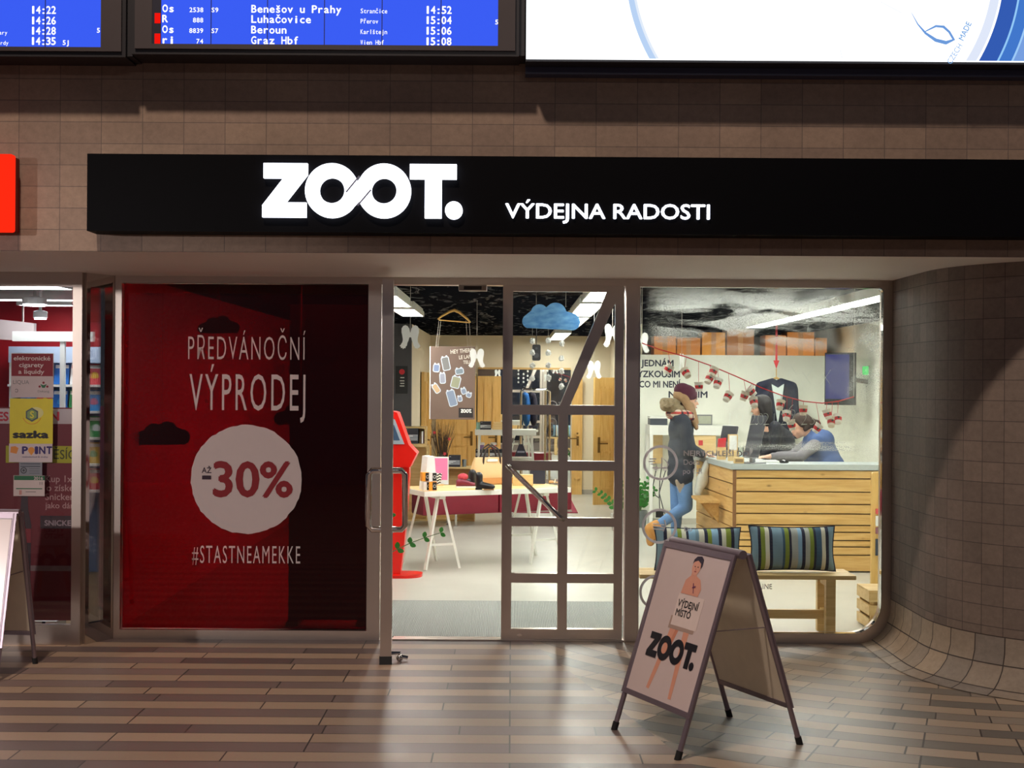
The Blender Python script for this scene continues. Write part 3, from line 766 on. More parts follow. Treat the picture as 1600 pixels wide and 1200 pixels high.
q = MB(); q.tube([Vector((*pp(x, y), 0)).xzy + Vector((0, DY-.0215, 0)) for x, y in ((1424, 20), (1434, 38), (1446, 52), (1462, 63), (1478, 67), (1490, 62), (1483, 50), (1474, 42), (1462, 41), (1446, 49))], [.001, .003, .006, .009, .010, .008, .006, .007, .006, .003], 6)
q.build('emblem', emit((110, 156, 220), 1.0), bb, label='pale blue leaf-shaped emblem')
q = MB()
for st, p0, p1, bd in (('CZECH', (1486, 101), (1504, 72), 0), ('MADE', (1505, 64), (1518, 37), .02)):
    a, b = Vector(pp(*p0)), Vector(pp(*p1)); an = math.atan2(b.y-a.y, b.x-a.x)
    q.text(st, BF @ Matrix.Translation((a.x, a.y, .0015)) @ Matrix.Rotation(an, 4, 'Z'), 8.5*k, (b-a).length, bd, 'L')
q.build('lettering', emit((120, 168, 224), 1.0), bb)
for a, b in (((1245, 0), (1200, 88)), ((1376, 3), (1408, 20)), ((1313, 78), (1316, 92))):
    q = MB(); a3, b3 = Vector((*pp(*a), 0)).xzy, Vector((*pp(*b), 0)).xzy
    q.bar(a3+Vector((0, DY-.021, 0)), b3+Vector((0, DY-.021, 0)), .004, .002); q.build('hairline', emit((220, 226, 240), 1.0), bb)
# ================================================================ INSIDE THE SHOP
PINE = wood((196, 152, 84), (222, 184, 118), 'pine_planks', 'X')
PINEY = wood((190, 146, 80), (216, 176, 112), 'pine_planks_deep', 'Y')
PINEZ = wood((206, 160, 84), (228, 188, 116), 'pine_upright', 'Z', knots=False)
BENCHWOOD = wood((206, 168, 106), (232, 200, 144), 'pale_bench_wood', 'X', knots=False)
PLY = wood((214, 178, 116), (232, 202, 146), 'plywood', 'X', knots=False)
WPAINT = mat((232, 232, 224), .4, var=.02); WPAPER = mat((238, 238, 234), .8, var=.02)
GREYTOP = mat((176, 184, 182), .35, var=.05); DARKBOX = mat((44, 44, 54), .6); RED = mat((222, 26, 16), .3, var=.03)
DARKRED = mat((132, 28, 48), .4, var=.06); BRASS = mat((120, 92, 48), .35, .8); LEAF = mat((48, 128, 42), .35, var=.3, scale=30)
STEM = mat((90, 110, 70), .6); CARD = mat((206, 146, 84), .8); SKIN = mat((214, 164, 136), .55, var=.04)
NAVY = mat((28, 32, 52), .8, var=.12, scale=40); THREAD = mat((206, 200, 188), .8); REDTHREAD = mat((196, 36, 40), .7)
CZ = 2.45
# ---- LED ceiling lights
LED = emit((250, 251, 243), 33.0, 'led_panel_light')
def led(x0, x1, y0, y1, label, strength=LED, zc=CZ):
    t = thing('ceiling_light', label, 'ceiling light', ((x0+x1)/2, (y0+y1)/2, zc-.075), 0, 'LED ceiling lights')
    q = MB(); q.box((x0, y0, zc-.075), (x1, y1, zc-.07)); q.build('diffuser', strength, t)
    q = MB(); e = .012
    for lo, hi in (((x0-e, y0-e, zc-.077), (x0, y1+e, zc-.03)), ((x1, y0-e, zc-.077), (x1+e, y1+e, zc-.03)), ((x0, y0-e, zc-.077), (x1, y0, zc-.03)), ((x0, y1, zc-.077), (x1, y1+e, zc-.03)), ((x0, y0, zc-.065), (x1, y1, zc-.0005))): q.box(lo, hi)
    q.build('housing', WPAINT, t)
for (y0, y1, w) in ((.9, 2.05, 'nearest the door glass'), (2.35, 4.5, 'second from the door glass'), (4.8, 7.1, 'third from the door glass'), (9.0, 11.8, 'deepest in the shop')):
    led(.57, .77, y0, y1, 'bright LED light of the middle ceiling row, ' + w)
for (y0, y1, w) in ((.85, 2.65, 'nearest the window'), (2.78, 4.68, 'middle of the three'), (4.8, 6.9, 'farthest from the window')):
    led(2.72, 2.92, y0, y1, 'bright LED light of the row over the counter, ' + w)
for (y0, y1, w) in ((1.5, 3.0, 'nearer the entrance'), (3.4, 4.7, 'farther from the entrance')):
    led(-1.10, -.90, y0, y1, 'bright LED light above the red terminal, ' + w)
t = thing('carton_fill_light', 'added hidden fill light on the back of the partition, brightening the cardboard boxes', 'lamp', (2.8, PART_Y+.1, 1.95))  # out of view, added only to brighten the cartons
q = MB(); q.box((1.7, PART_Y+.1, 1.97), (4.1, PART_Y+.13, 2.01)); q.build('diffuser', emit((255, 214, 160), 11.0), t)
q = MB(); q.box((1.7, PART_Y+.0805, 1.96), (4.1, PART_Y+.1, 2.02)); q.build('housing', WPAINT, t)
for x0, x1, w in ((-2.5, -1.0, 'behind the red film'), (-.7, .6, 'over the doorway'), (.95, 2.4, 'over the big window')):
    t = thing('track_light', 'LED strip light mounted along the inside of the shop front ' + w, 'ceiling light', ((x0+x1)/2, .22, CZ-.06), 0, 'strip lights along the shop front')
    q = MB(); q.box((x0, .16, CZ-.05), (x1, .28, CZ-.0005)); q.build('housing', WPAINT, t)
    q = MB(); q.prism([(.17, CZ-.05), (.27, CZ-.05), (.27, CZ-.075), (.22, CZ-.085)], x0+.02, x1-.02, Matrix.Rotation(R(90), 4, 'Z') @ F0); q.build('diffuser', emit((250, 251, 243), 15.0), t)
# ---- old doors standing along the walls as decoration
def old_door(loc, rz, w, h, label, hand=1, panels=((.12, .42), (.50, .93)), m=PINEZ):
    t = thing('wooden_door', label, 'door', loc, rz, 'old wooden doors along the walls')
    M = Matrix.Translation(loc) @ Matrix.Rotation(rz, 4, 'Z')
    q = MB(); q.box((0, -.02, 0), (w, .02, h), M)
    q.build('door_leaf', m, t)
    for a, b in panels:
        q = MB(); q.strip(rect(.10, a*h, w-.10, b*h), rect(.13, a*h+.03, w-.13, b*h-.03), .02, .034, M @ frame((0, 0, 0))); q.build('panel', m, t)
    hx = w-.07 if hand > 0 else .07; z = .47*h
    q = MB(); q.box((hx-.018, -.030, z-.11), (hx+.018, -.02, z+.11), M)
    q.build('handle_plate', BRASS, t)
    q = MB(); p = lambda x, y, zz: M @ Vector((x, y, zz)); q.tube([p(hx, -.03, z+.02), p(hx, -.06, z+.02), p(hx-hand*.12, -.062, z+.02)], .010, 8); q.build('lever', BRASS, t)
    return t
a = P(664, 770, 12.1)
old_door((-1.17, 12.12, 0), 0, .62, 1.82, 'wooden panel door on the back wall behind the twigs, left one')
old_door((-.53, 12.12, 0), 0, .36, 1.82, 'narrow wooden panel door beside the left edge of the mirror')
old_door((-1.235, 9.9, 0), R(90), .7, 1.86, 'wooden door on the alcove wall, nearer the red terminal')
old_door((-1.235, 10.9, 0), R(90), .7, 1.86, 'wooden door on the alcove wall, in the far corner')
old_door((P(893, 760, 12.1).x, 12.12, 0), 0, .16, 1.80, 'strip of a wooden door seen right of the mirror')
old_door((P(926, 760, 10.5).x, 10.30, 0), R(24), .38, 1.80, 'wooden door standing ajar behind the glass entrance leaf', -1)
# dark wall panels: picture and shelf on the dark wall
t = thing('wall_picture', 'dark poster with a red apple-like spot on the grey wall behind the terminal', 'picture', (P(627, 600, 8.19).x, 8.19, 1.75))
a, b = P(618, 615, 8.19), P(637, 572, 8.19)
q = MB(); q.box((a.x, 8.185, a.z), (b.x, 8.199, b.z)); q.build('board', BLACK, t)
c = P(628, 581, 8.18); q = MB(); q.disc((c.x, c.z), .035, .001-8.185+16.37-8.185, .004, Matrix.Translation((0, 8.185, 0)) @ F0, 18); q.build('red_spot', mat((210, 40, 50), .6), t)
q = MB()
for i, y in enumerate((590, 595, 599, 603)):
    c = P(628, y, 8.18); q.box((c.x-.02-.006*(i % 2), 8.181, c.z-.007), (c.x+.03, 8.185, c.z+.006))
q.build('lettering', mat((200, 196, 190), .7), t)
# ---- mirror wall
g = NG('mirror_glass'); nz = g.n('TexNoise', i_Vector=g.coord(), i_Scale=.8)
MIRROR = g.end(g.bsdf(g.mix(nz.outputs[0], (.80, .82, .80), (.86, .88, .86)), .012, 1.0))
t = thing('mirror', 'large wall mirror on the back wall reflecting the shop', 'mirror', (P(825, 660, 12.19).x, 12.19, .1))
a, b = P(746, 760, 12.18), P(908, 578, 12.18)
q = MB(); q.box((a.x, 12.175, .10), (P(891, 700, 12.18).x, 12.198, b.z)); q.build('mirror_glass', MIRROR, t)
q = MB(); q.box((a.x, 12.165, b.z), (P(891, 700, 12.18).x, 12.198, b.z+.03)); q.build('edge_strip', PINE, t)
# ---- the wooden counter
t = thing('counter', 'L-shaped pine plank service counter with a grey worktop', 'counter', (2.6, 3.6, 0))
q = MB(); q.prism([(2.0, 3.385), (4.15, 3.385), (4.15, 3.86), (2.46, 3.86), (2.40, 5.1), (1.885, 5.1)], .935, .985, Matrix.Identity(4)); q.build('worktop', GREYTOP, t)
q = MB(); q.box((2.06, 3.44, .02), (4.1, 3.80, .93)); q.prism([(2.06, 3.46), (2.38, 3.46), (2.34, 5.02), (1.95, 5.02)], .02, .93, Matrix.Identity(4)); q.build('carcass', mat((120, 96, 66), .7), t)
hs = [.01, .105, .20, .262, .355, .445, .505, .585, .70, .80, .93]
hs = [.93-(y-737)*.93/161 for y in (737, 750.5, 771.5, 791, 806, 824, 835, 848, 858, 871, 897)]
for z1, z0 in zip(hs, hs[1:]):
    q = MB(); q.box((2.035, 3.405, z0+.009), (4.1, 3.44, z1-.003)); q.build('plank', PINE, t)
for i in range(7):
    z1, z0 = .93-i*.132, .93-(i+1)*.132
    q = MB(); q.prism([(2.02, 3.42), (2.058, 3.42), (1.948, 5.06), (1.91, 5.06)], max(z0, .01)+.008, z1-.003, Matrix.Identity(4)); q.build('plank', PINEY, t, label='plank of the counter end')
q = MB(); q.box((2.02, 3.40, .01), (2.05, 3.425, .93)); q.build('corner_post', mat((134, 92, 54), .6), t)
# fold-down shelf on the end of the counter
s1 = thing('folding_shelf', 'small fold-down pine shelf on the end of the counter', 'shelf', (1.8, 4.3, .6))
q = MB(); q.box((1.76, 3.72, .60), (1.95, 4.30, .625)); q.build('board', PINEY, s1)
for yy in (3.82, 4.18):
    q = MB(); q.prism([(1.955, .60), (1.80, .60), (1.955, .40)], -yy-.012, -yy+.012, F0); q.build('bracket', PINEY, s1)
# ---- things on the counter
WT = .985
def screen(name, label, x, y, w, h, loc, rz, lean, cat='monitor'):
    t = thing(name, label, cat, loc, rz); M = Matrix.Translation(loc) @ Matrix.Rotation(rz, 4, 'Z')
    B = M @ Matrix.Translation((0, 0, .05)) @ Matrix.Rotation(lean, 4, 'X')
    q = MB(); q.box((-w/2, -.012, .0), (w/2, .012, h), B, .006); q.build('case', mat((62, 62, 70), .35), t)
    q = MB(); q.box((-w/2+.006, .0125, .006), (w/2-.006, .0145, h-.006), B); q.build('display', mat((150, 160, 170), .2), t)
    q = MB(); q.box((-w/2-.003, -.014, -.003), (w/2+.003, .014, .006), B); q.build('silver_edge', mat((190, 192, 196), .3, .8), t)
    q = MB(); q.box((-.10, -.08, 0), (.10, .10, .012), M); q.bar(M @ Vector((0, .02, .01)), M @ Vector((0, .02, .14)), .05, .03); q.build('foot', mat((150, 150, 156), .3, .7), t)
    return t, B
c = PZ(1173, 724, WT)
t, B = screen('monitor', 'dark all-in-one screen on the counter with its back to the window, nearer one', 0, 0, .20, .40, (c.x, c.y, WT), R(-62), R(-14))
q = MB(); q.ring((0.0, .33), .014, .02, .0122, .0132, B @ frame((0, 0, 0)), 24, 200, 340); q.build('emblem', WPAINT, t)
c = PZ(1131, 712, WT)
screen('monitor', 'smaller dark screen at the far end of the counter beside the customer', 0, 0, .20, .26, (2.18, 4.86, WT), R(-50), R(-16))
t = thing('keyboard', 'white keyboard on the counter under the staff member\'s hand', 'keyboard', (2.60, 4.0, WT))
c = PZ(1205, 724, WT); t.location = (c.x, 3.72, WT)
q = MB(); q.box((c.x-.18, 3.66, WT), (c.x+.10, 3.78, WT+.015), bev=.004); q.build('body', WPAINT, t)
q = MB()
for i in range(10):
    for j in range(4): q.box((c.x-.17+i*.026, 3.668+j*.027, WT+.015), (c.x-.17+i*.026+.021, 3.668+j*.027+.021, WT+.02))
q.build('keys', mat((205, 205, 205), .5), t, kind='stuff')
t = thing('leaflet_holder', 'wooden leaflet holder with a white card standing on the counter edge', 'leaflet holder', (2.2, 4.2, WT))
c = PZ(1145, 720, WT); t.location = (c.x, c.y, WT)
q = MB(); q.box((c.x-.045, c.y-.01, WT), (c.x+.045, c.y+.03, WT+.25)); q.build('back_board', PLY, t)
q = MB(); q.box((c.x-.035, c.y-.014, WT+.10), (c.x+.035, c.y-.010, WT+.24)); q.build('card', WPAPER, t)
q = MB(); q.box((c.x-.05, c.y-.04, WT), (c.x+.05, c.y-.012, WT+.09)); q.build('pocket', PLY, t)
t = thing('gift_box', 'small wooden box with red paper inside on the counter', 'box', (2.1, 4.3, WT))
c = PZ(1127, 718, WT); t.location = (c.x, c.y, WT)
q = MB(); q.box((c.x-.04, c.y-.04, WT), (c.x+.04, c.y+.04, WT+.12)); q.build('box', PLY, t)
q = MB(); q.prism([(c.x-.035, WT+.12), (c.x+.035, WT+.12), (c.x+.045, WT+.21), (c.x-.03, WT+.20)], -c.y-.02, -c.y+.02, F0); q.build('red_paper', mat((206, 44, 54), .7), t)
t = thing('small_box', 'small wooden box beside the screen foot on the counter', 'box', (2.3, 4.0, WT)); c = PZ(1155, 724, WT); t.location = (c.x, c.y, WT)
q = MB(); q.box((c.x-.05, c.y-.03, WT), (c.x+.04, c.y+.03, WT+.055), bev=.004); q.build('box', PLY, t)
q = MB(); q.box((c.x-.04, c.y-.031, WT+.012), (c.x+.03, c.y-.029, WT+.042)); q.build('front_label', mat((150, 120, 80), .7), t)
t = thing('computer_mouse', 'dark mouse on the counter beside the keyboard', 'mouse', (0, 0, WT)); c = PZ(1196, 727, WT); t.location = (2.52, 3.58, WT)
q = MB(); q.ball((2.52, 3.58, WT+.012), (.045, .028, .018), 10); q.build('shell', BLACKGLOSS, t, True)
t = thing('drinking_glass', 'row of little drinking glasses and cables behind the leaflet holder', 'glass', (2.3, 4.5, WT))
q = MB(); q.lathe([(.03, 0), (.034, .10), (.030, .10), (.027, .006)], (2.28, 4.55, WT), 16); q.build('glass_wall', glassmat((.9, .93, .92), .9, 0, 'jar_glass'), t, True)
t['label'] = 'small clear drinking glass behind the leaflet holder on the counter'
# ---- lettering on the partition wall
t = thing('wall_lettering', 'dark capital lettering on the white partition wall behind the customer', 'wall lettering', (1.9, PART_Y, 1.7))
q = MB(); WL = PART_Y-.003
for st, x, y, w in (('JEDNÁM', 1002, 572, 50), ('VYZKOUŠÍM', 988, 589, 74), ('CO MI NENÍ,', 999, 605, 66), ('NEŘEŠÍM', 1045, 621, 60)):
    a = P(x, y, WL); q.text(st, frame((a.x, WL, a.z)), 9.6*px(WL), w*px(WL), .03, 'L')
q.build('lettering', mat((62, 66, 78), .7), t)
# ---- white desk at the partition with printer and picture
DYs, DYe = 7.15, 7.66
DESK = t = thing('desk', 'white high desk against the partition behind the customer', 'desk', (2.1, 7.4, 0))
x0, x1 = P(1015, 700, DYs).x, P(1152, 700, DYs).x; zt = P(1080, 665, DYs).z; zb_ = P(1080, 680, DYs).z
q = MB(); q.box((x0, DYs, zb_), (x1, DYe, zt)); q.build('desk_top', WPAINT, t)
for x in (x0, x1-.04):
    for y in (DYs, DYe-.04):
        q = MB(); q.box((x, y, 0), (x+.04, y+.04, zb_)); q.build('leg', WPAINT, t)
q = MB(); q.box((x0+.05, DYe-.06, P(1080, 728, DYs).z), (P(1042, 700, DYs).x, DYe-.02, zb_)); q.build('wood_panel', PLY, t, label='wooden panel under the top')
def simple_box(name, label, cat, x0, x1, yt, yb, Y, depth, m, base=None, group=None, rim=None):
    """box standing at depth Y whose front face covers the given photo pixels"""
    a, b = P(x0, yb, Y), P(x1, yt, Y); z0 = base if base is not None else a.z
    t = thing(name, label, cat, ((a.x+b.x)/2, Y+depth/2, z0), 0, group)
    q = MB(); q.box((a.x, Y, z0), (b.x, Y+depth, b.z), bev=.004); q.build('body', m, t)
    if rim: 
        q = MB(); q.box((a.x-.004, Y-.004, b.z-(b.z-z0)*.22), (b.x+.004, Y+depth+.004, b.z+.002)); q.build('lid', rim, t)
    return t
t = simple_box('printer', 'dark-fronted white printer on the white desk', 'printer', 1016, 1043, 651, 665, 7.25, .3, mat((70, 74, 82), .4), zt, None, WPAINT)
t = thing('picture_frame', 'small framed landscape picture standing on the white desk', 'picture', (P(1101, 660, 7.4).x, 7.4, zt))
a, b = P(1089, 665, 7.4), P(1113, 648, 7.4)
q = MB(); q.box((a.x, 7.4, zt), (b.x, 7.42, b.z)); q.build('frame', mat((120, 122, 122), .5), t)
q = MB(); q.box((a.x+.015, 7.396, zt+.015), (b.x-.015, 7.4, b.z-.015)); q.build('picture', mat((168, 170, 150), .6, var=.3, scale=10), t)
a, b = P(1084, 708, 7.2), P(1118, 682, 7.2)
q = MB(); q.box((a.x, 7.16, b.z-.22), (b.x, 7.5, zb_-.001)); q.build('drawer_box', PLY, DESK, label='wooden box under the top')
c = P(1095, 692, 7.15); q = MB(); q.box((c.x-.025, 7.155, c.z-.03), (c.x+.025, 7.16, c.z+.03)); q.build('red_mark', mat((200, 50, 50), .7), DESK)
# cables under the desk
t = thing('power_cable', 'loose dark cables hanging under the white desk', 'cable', (P(1030, 760, 7.5).x, 7.5, .3))
for pts in (((1026, 728), (1023, 745), (1020, 760), (1024, 774), (1030, 778)), ((1034, 728), (1031, 750), (1030, 775), (1031, 800)), ((1040, 735), (1030, 770), (1037, 798), (1043, 812))):
    q = MB(); q.tube([P(x, y, 7.5) for x, y in pts], .006, 6); q.build('cable', mat((70, 72, 74), .6), t, True)
q = MB(); q.box(P(1027, 806, 7.5)-Vector((.02, .02, .02)), P(1034, 796, 7.5)+Vector((.02, .0, .0))); q.build('plug', BLACK, t)
# ---- cardboard boxes behind the partition on a storage board
t = thing('storage_shelf', 'pale board behind the partition carrying the cardboard boxes', 'shelf', (2.9, 8.5, 0))
q = MB(); q.box((1.65, 8.2, 1.93), (4.15, 8.8, 1.96)); q.build('shelf_board', PLY, t)
for x in (1.65, 4.10):
    q = MB(); q.box((x, 8.2, 0), (x+.05, 8.8, 1.93)); q.build('side_panel', PLY, t)
for i, (xa, xb, ht, cc, w) in enumerate(((1022, 1056, .36, (222, 160, 100), 'leftmost of the row'), (1058, 1094, .34, (206, 146, 84), 'second from the left'), (1097, 1133, .41, (226, 172, 86), 'lightest and third from the left'), (1136, 1178, .45, (172, 124, 80), 'tall brown one in the middle'), (1196, 1228, .38, (214, 152, 98), 'just left of the dark gap'), (1230, 1272, .42, (222, 162, 100), 'second from the right'), (1274, 1292, .35, (200, 148, 96), 'rightmost of the row'))):
    a, b = P(xa, 550, 8.3), P(xb, 550, 8.3)
    t = thing('cardboard_box', 'cardboard box above the partition, ' + w, 'box', ((a.x+b.x)/2, 8.5, 1.96), 0, 'cardboard boxes above the partition')
    q = MB(); q.box((a.x, 8.3, 1.96), (b.x, 8.7, 1.96+ht)); q.build('carton', mat(cc, .8, var=.06), t)
    q = MB(); q.box(((a.x+b.x)/2-.03, 8.298, 1.96), ((a.x+b.x)/2+.03, 8.3, 1.96+ht)); q.build('tape', mat((190, 150, 104), .4), t)
# ---- wall television
t = thing('television', 'black wall television at the right behind the staff', 'television', (3.95, 7.0, 1.3))
M = Matrix.Translation((P(1313, 590, 6.9).x, 6.9, P(1313, 590, 6.9).z)) @ Matrix.Rotation(R(-38), 4, 'Z')
q = MB(); q.box((-.19, -.02, -.32), (.19, .02, .29), M, .005); q.build('case', BLACKGLOSS, t)
q = MB(); q.box((-.175, -.0225, -.25), (.12, -.0205, .27), M); q.build('screen', emit((92, 92, 150), .62), t)
q = MB(); q.bar(M @ Vector((0, .02, 0)), Vector((4.2, 7.12, 1.75)), .05); q.build('bracket', DARKSTEEL, t)
t = thing('exit_sign', 'little green lit sign beside the television', 'sign', (P(1331, 579, 6.6).x, 6.6, 1.8))
c = P(1331, 579, 7.2); t.location = (4.185, c.y-.1, c.z)
q = MB(); q.box((4.165, c.y-.16, c.z-.05), (4.199, c.y+.02, c.z+.05)); q.build('lit_face', emit((60, 220, 100), 1.0), t)
q = MB(); q.box((4.19, c.y-.17, c.z-.06), (4.1995, c.y+.03, c.z+.06)); q.build('plate', WPAINT, t)
# ---- blazer on a red hanger ribbon
BY = 7.3
t = thing('blazer', 'navy blazer over a pale shirt on a hanger, hung before the partition', 'jacket', P(1213, 690, BY))
kb = px(BY); bp = lambda x, y, d=0: P(x, y, BY+d)
blob('jacket', [('c', bp(1190, 603), bp(1237, 603), .055, .055), ('e', bp(1213, 625), (.21, .09, .20), (0, 0, 0)), ('e', bp(1213, 655), (.20, .09, .22), (0, 0, 0)),
     ('c', bp(1187, 608), bp(1184, 680), .055, .05), ('c', bp(1240, 608), bp(1244, 680), .055, .05), ('c', bp(1207, 597), bp(1188, 604), .05, .06), ('c', bp(1220, 597), bp(1238, 604), .05, .06)], NAVY, t, .014)
q = MB(); q.prism([(bp(x, y).x, bp(x, y).z) for x, y in ((1202, 600), (1213, 606), (1222, 600), (1218, 630), (1212, 664), (1206, 640))], -(BY-.09), -(BY-.125), F0); q.build('shirt', mat((196, 206, 200), .8, var=.12, scale=30), t)
for sgn in (-1, 1):
    q = MB(); q.prism([(bp(1213+sgn*x, y).x, bp(1213+sgn*x, y).z) for x, y in ((11, 598), (15, 614), (9, 640), (1, 664), (6, 630))][::sgn], -(BY-.10), -(BY-.132), F0); q.build('lapel', mat((20, 22, 38), .8), t)
q = MB(); q.tube([bp(1196, 600), bp(1213, 590), bp(1230, 600)], .014, 8); q.tube([bp(1213, 590), bp(1213, 582), bp(1213, 576)], .006, 8); q.build('hanger', PINEZ, t, True)
t = thing('ribbon', 'red ribbon with an arrow tip hanging from the ceiling above the blazer', 'ribbon', (P(1213, 575, BY).x, BY, P(1213, 575, BY).z))
c = P(1213, 571, BY); q = MB(); q.box((c.x-.012, BY-.002, c.z+.03), (c.x+.012, BY+.002, CZ-.0005)); q.build('band', mat((206, 50, 60), .6), t)
q = MB(); q.prism([(c.x-.035, c.z+.06), (c.x+.035, c.z+.06), (c.x, c.z-.04)], -BY-.005, -BY+.005, F0); q.build('arrow_tip', mat((206, 40, 50), .6), t)
# ---- window bench with two striped cushions
BZ = P(1200, 899, .13).z
t = thing('bench', 'low pale wooden bench standing inside the big window', 'bench', (1.6, .3, 0))
x0, x1 = P(998, 895, .2).x, P(1338, 895, .13).x
for i in range(4):
    ya = .13+i*.09; q = MB(); q.box((x0, ya, BZ-.028), (x1, ya+.082, BZ), bev=.003); q.build('seat_slat', BENCHWOOD, t)
for x in (1.03, 2.13):
    for y in (.15, .41):
        q = MB(); q.box((x, y, 0), (x+.065, y+.055, BZ-.028)); q.build('leg', BENCHWOOD, t)
    q = MB(); q.box((x+.015, .205, BZ-.085), (x+.05, .41, BZ-.03)); q.build('cross_rail', BENCHWOOD, t)
    q = MB(); q.box((x+.015, .205, .11), (x+.05, .41, .165)); q.build('cross_rail', BENCHWOOD, t)
q = MB(); q.box((1.045, .285, .105), (2.18, .325, .165)); q.build('stretcher', BENCHWOOD, t)
def stripes(seq, w):
    g = NG('striped_cushion_cloth'); x = g.n('SeparateXYZ'); g.set(x.inputs[0], g.coord())
    wob = g.n('TexNoise', i_Vector=g.coord(), i_Scale=5.0)
    f = g.math('ADD', g.math('DIVIDE', g.math('ADD', x.outputs[0], g.math('MULTIPLY', wob.outputs[0], .006)), w), .495)
    tot = sum(s[0] for s in seq); acc = 0; st = []
    for wd, c in seq: st.append((acc/tot, lin(c))); acc += wd
    colr = g.ramp(f, st, 'CONSTANT')
    wv = g.n('TexNoise', i_Vector=g.coord(scale=(1, 1, 1)), i_Scale=300.0)
    return g.end(g.bsdf(colr, .75, 0, .25, Normal=g.bump(wv.outputs[0], .15, .002)))
NV, BG, GN, CR, LB, TL, GY = (34, 40, 66), (124, 152, 170), (134, 150, 58), (222, 218, 200), (142, 178, 206), (62, 96, 124), (176, 178, 172)
SEQ1 = [(10, BG), (3, NV), (5, GN), (5, CR), (4, NV), (12, BG), (3, TL), (5, GN), (3, NV), (8, GY), (5, LB), (4, NV), (6, GY), (5, GN), (3, NV), (7, TL), (5, CR), (4, NV), (10, BG)]
SEQ2 = [(10, BG), (4, NV), (5, CR), (7, LB), (5, GN), (5, CR), (3, NV), (8, LB), (4, BG), (6, CR), (4, NV), (5, GN), (8, LB), (4, NV), (5, CR), (6, GN), (4, NV), (9, BG)]
def cushion(x0, x1, yt, yb, seq, label):
    Y = .31; a, b = P(x0, yb, Y), P(x1, yt, Y); w, h = b.x-a.x, b.z-BZ
    t = thing('cushion', label, 'cushion', ((a.x+b.x)/2, Y, BZ), 0, 'striped cushions on the window bench')
    nu, nv = 28, 16; rnd = random.Random(int(x0)); vs = {}
    q = MB(); B = Matrix.Translation(((a.x+b.x)/2, Y, BZ+h/2+.008)) @ Matrix.Rotation(R(-6), 4, 'X')
    def pt(u, v, s):
        uu, vv = abs(u), abs(v)
        fl = ((1-uu**2.6)*(1-vv**2.6))**.55
        px_ = u*w/2*(1-.06*(1-vv**2)*uu**3); pz_ = v*h/2*(1-.08*(1-uu**2)*vv**3)
        return Vector((px_, s*.085*fl + .004*math.sin(9*u+5*v), pz_))
    grid = {}
    for s in (-1, 1):
        for i in range(nu+1):
            for j in range(nv+1):
                u, v = -1+2*i/nu, -1+2*j/nv
                e = i in (0, nu) or j in (0, nv); key = (0 if e else s, i, j)
                if key not in grid: grid[key] = q.bm.verts.new(B @ pt(u, v, s))
        gk = lambda i, j: grid[(0 if (i in (0, nu) or j in (0, nv)) else s, i, j)]
        for i in range(nu):
            for j in range(nv): q.bm.faces.new((gk(i, j), gk(i+1, j), gk(i+1, j+1), gk(i, j+1)))
    q.build('cover', stripes(seq, w), t, True)
    q = MB(); per = [pt(-1+2*i/nu, -1, 1) for i in range(nu)] + [pt(1, -1+2*j/nv, 1) for j in range(nv)] + [pt(1-2*i/nu, 1, 1) for i in range(nu)] + [pt(-1, 1-2*j/nv, 1) for j in range(nv)]
    q.tube([B @ p for p in per], .005, 6, closed=True); q.build('piping', mat(NV, .8), t, True)
cushion(1022, 1158, 826, 896, SEQ2, 'striped cushion on the window bench, left one behind the advertising stand')
cushion(1170, 1305, 824, 899, SEQ1, 'striped cushion on the window bench, right one fully in view')
# ---- slatted crate and board at the right edge of the window
def slat_crate(loc, w, d, h, label):
    t = thing('slatted_crate', label, 'crate', loc)
    x, y, z = loc
    for zz in (0, .093, .186):
        q = MB(); q.box((x-w/2, y-d/2, zz+.010), (x+w/2, y-d/2+.014, zz+.078)); q.box((x-w/2, y+d/2-.014, zz+.010), (x+w/2, y+d/2, zz+.08))
        q.box((x-w/2, y-d/2+.014, zz+.010), (x-w/2+.014, y+d/2-.014, zz+.08)); q.box((x+w/2-.014, y-d/2+.014, zz+.010), (x+w/2, y+d/2-.014, zz+.08)); q.build('slat_ring', BENCHWOOD, t)
    for sx in (-1, 1):
        for sy in (-1, 1):
            q = MB(); q.box((x+sx*(w/2-.028)-.012, y+sy*(d/2-.028)-.012, 0), (x+sx*(w/2-.028)+.012, y+sy*(d/2-.028)+.012, h)); q.build('corner_post', BENCHWOOD, t)
    q = MB()
    for i in range(5): q.box((x-w/2, y-d/2+i*d/5+.004, h-.002), (x+w/2, y-d/2+(i+1)*d/5-.004, h+.012))
    q.build('lid', BENCHWOOD, t)
slat_crate((P(1348, 950, .62).x+.22, .62, 0), .44, .34, .265, 'pale slatted wooden crate in the lower right corner of the window')
t = thing('display_board', 'upright wooden board with hanging tags at the right end of the counter', 'display board', (3.1, 2.3, 0))
a = P(1361, 900, 2.3); q = MB(); q.prism(rounded(a.x, .0, a.x+.30, P(1361, 738, 2.3).z, .06, .06, .02, .02), -2.33, -2.29, F0); q.build('board', PINEZ, t)
q = MB(); q.box((a.x+.1, 2.33, 0), (a.x+.2, 2.5, .03)); q.bar((a.x+.15, 2.49, .015), (a.x+.15, 2.34, .5), .02); q.build('stand', PINEZ, t)
for y0, y1, m in ((795, 803, mat((220, 90, 90), .7)), (806, 822, WPAPER), (824, 834, mat((150, 100, 110), .8)), (842, 868, mat((60, 66, 80), .8))):
    z0, z1 = P(1368, y1, 2.28).z, P(1368, y0, 2.28).z; q = MB(); q.box((a.x+.03, 2.270, z0), (a.x+.12, 2.289, z1), bev=.003); q.build('tag', m, t)
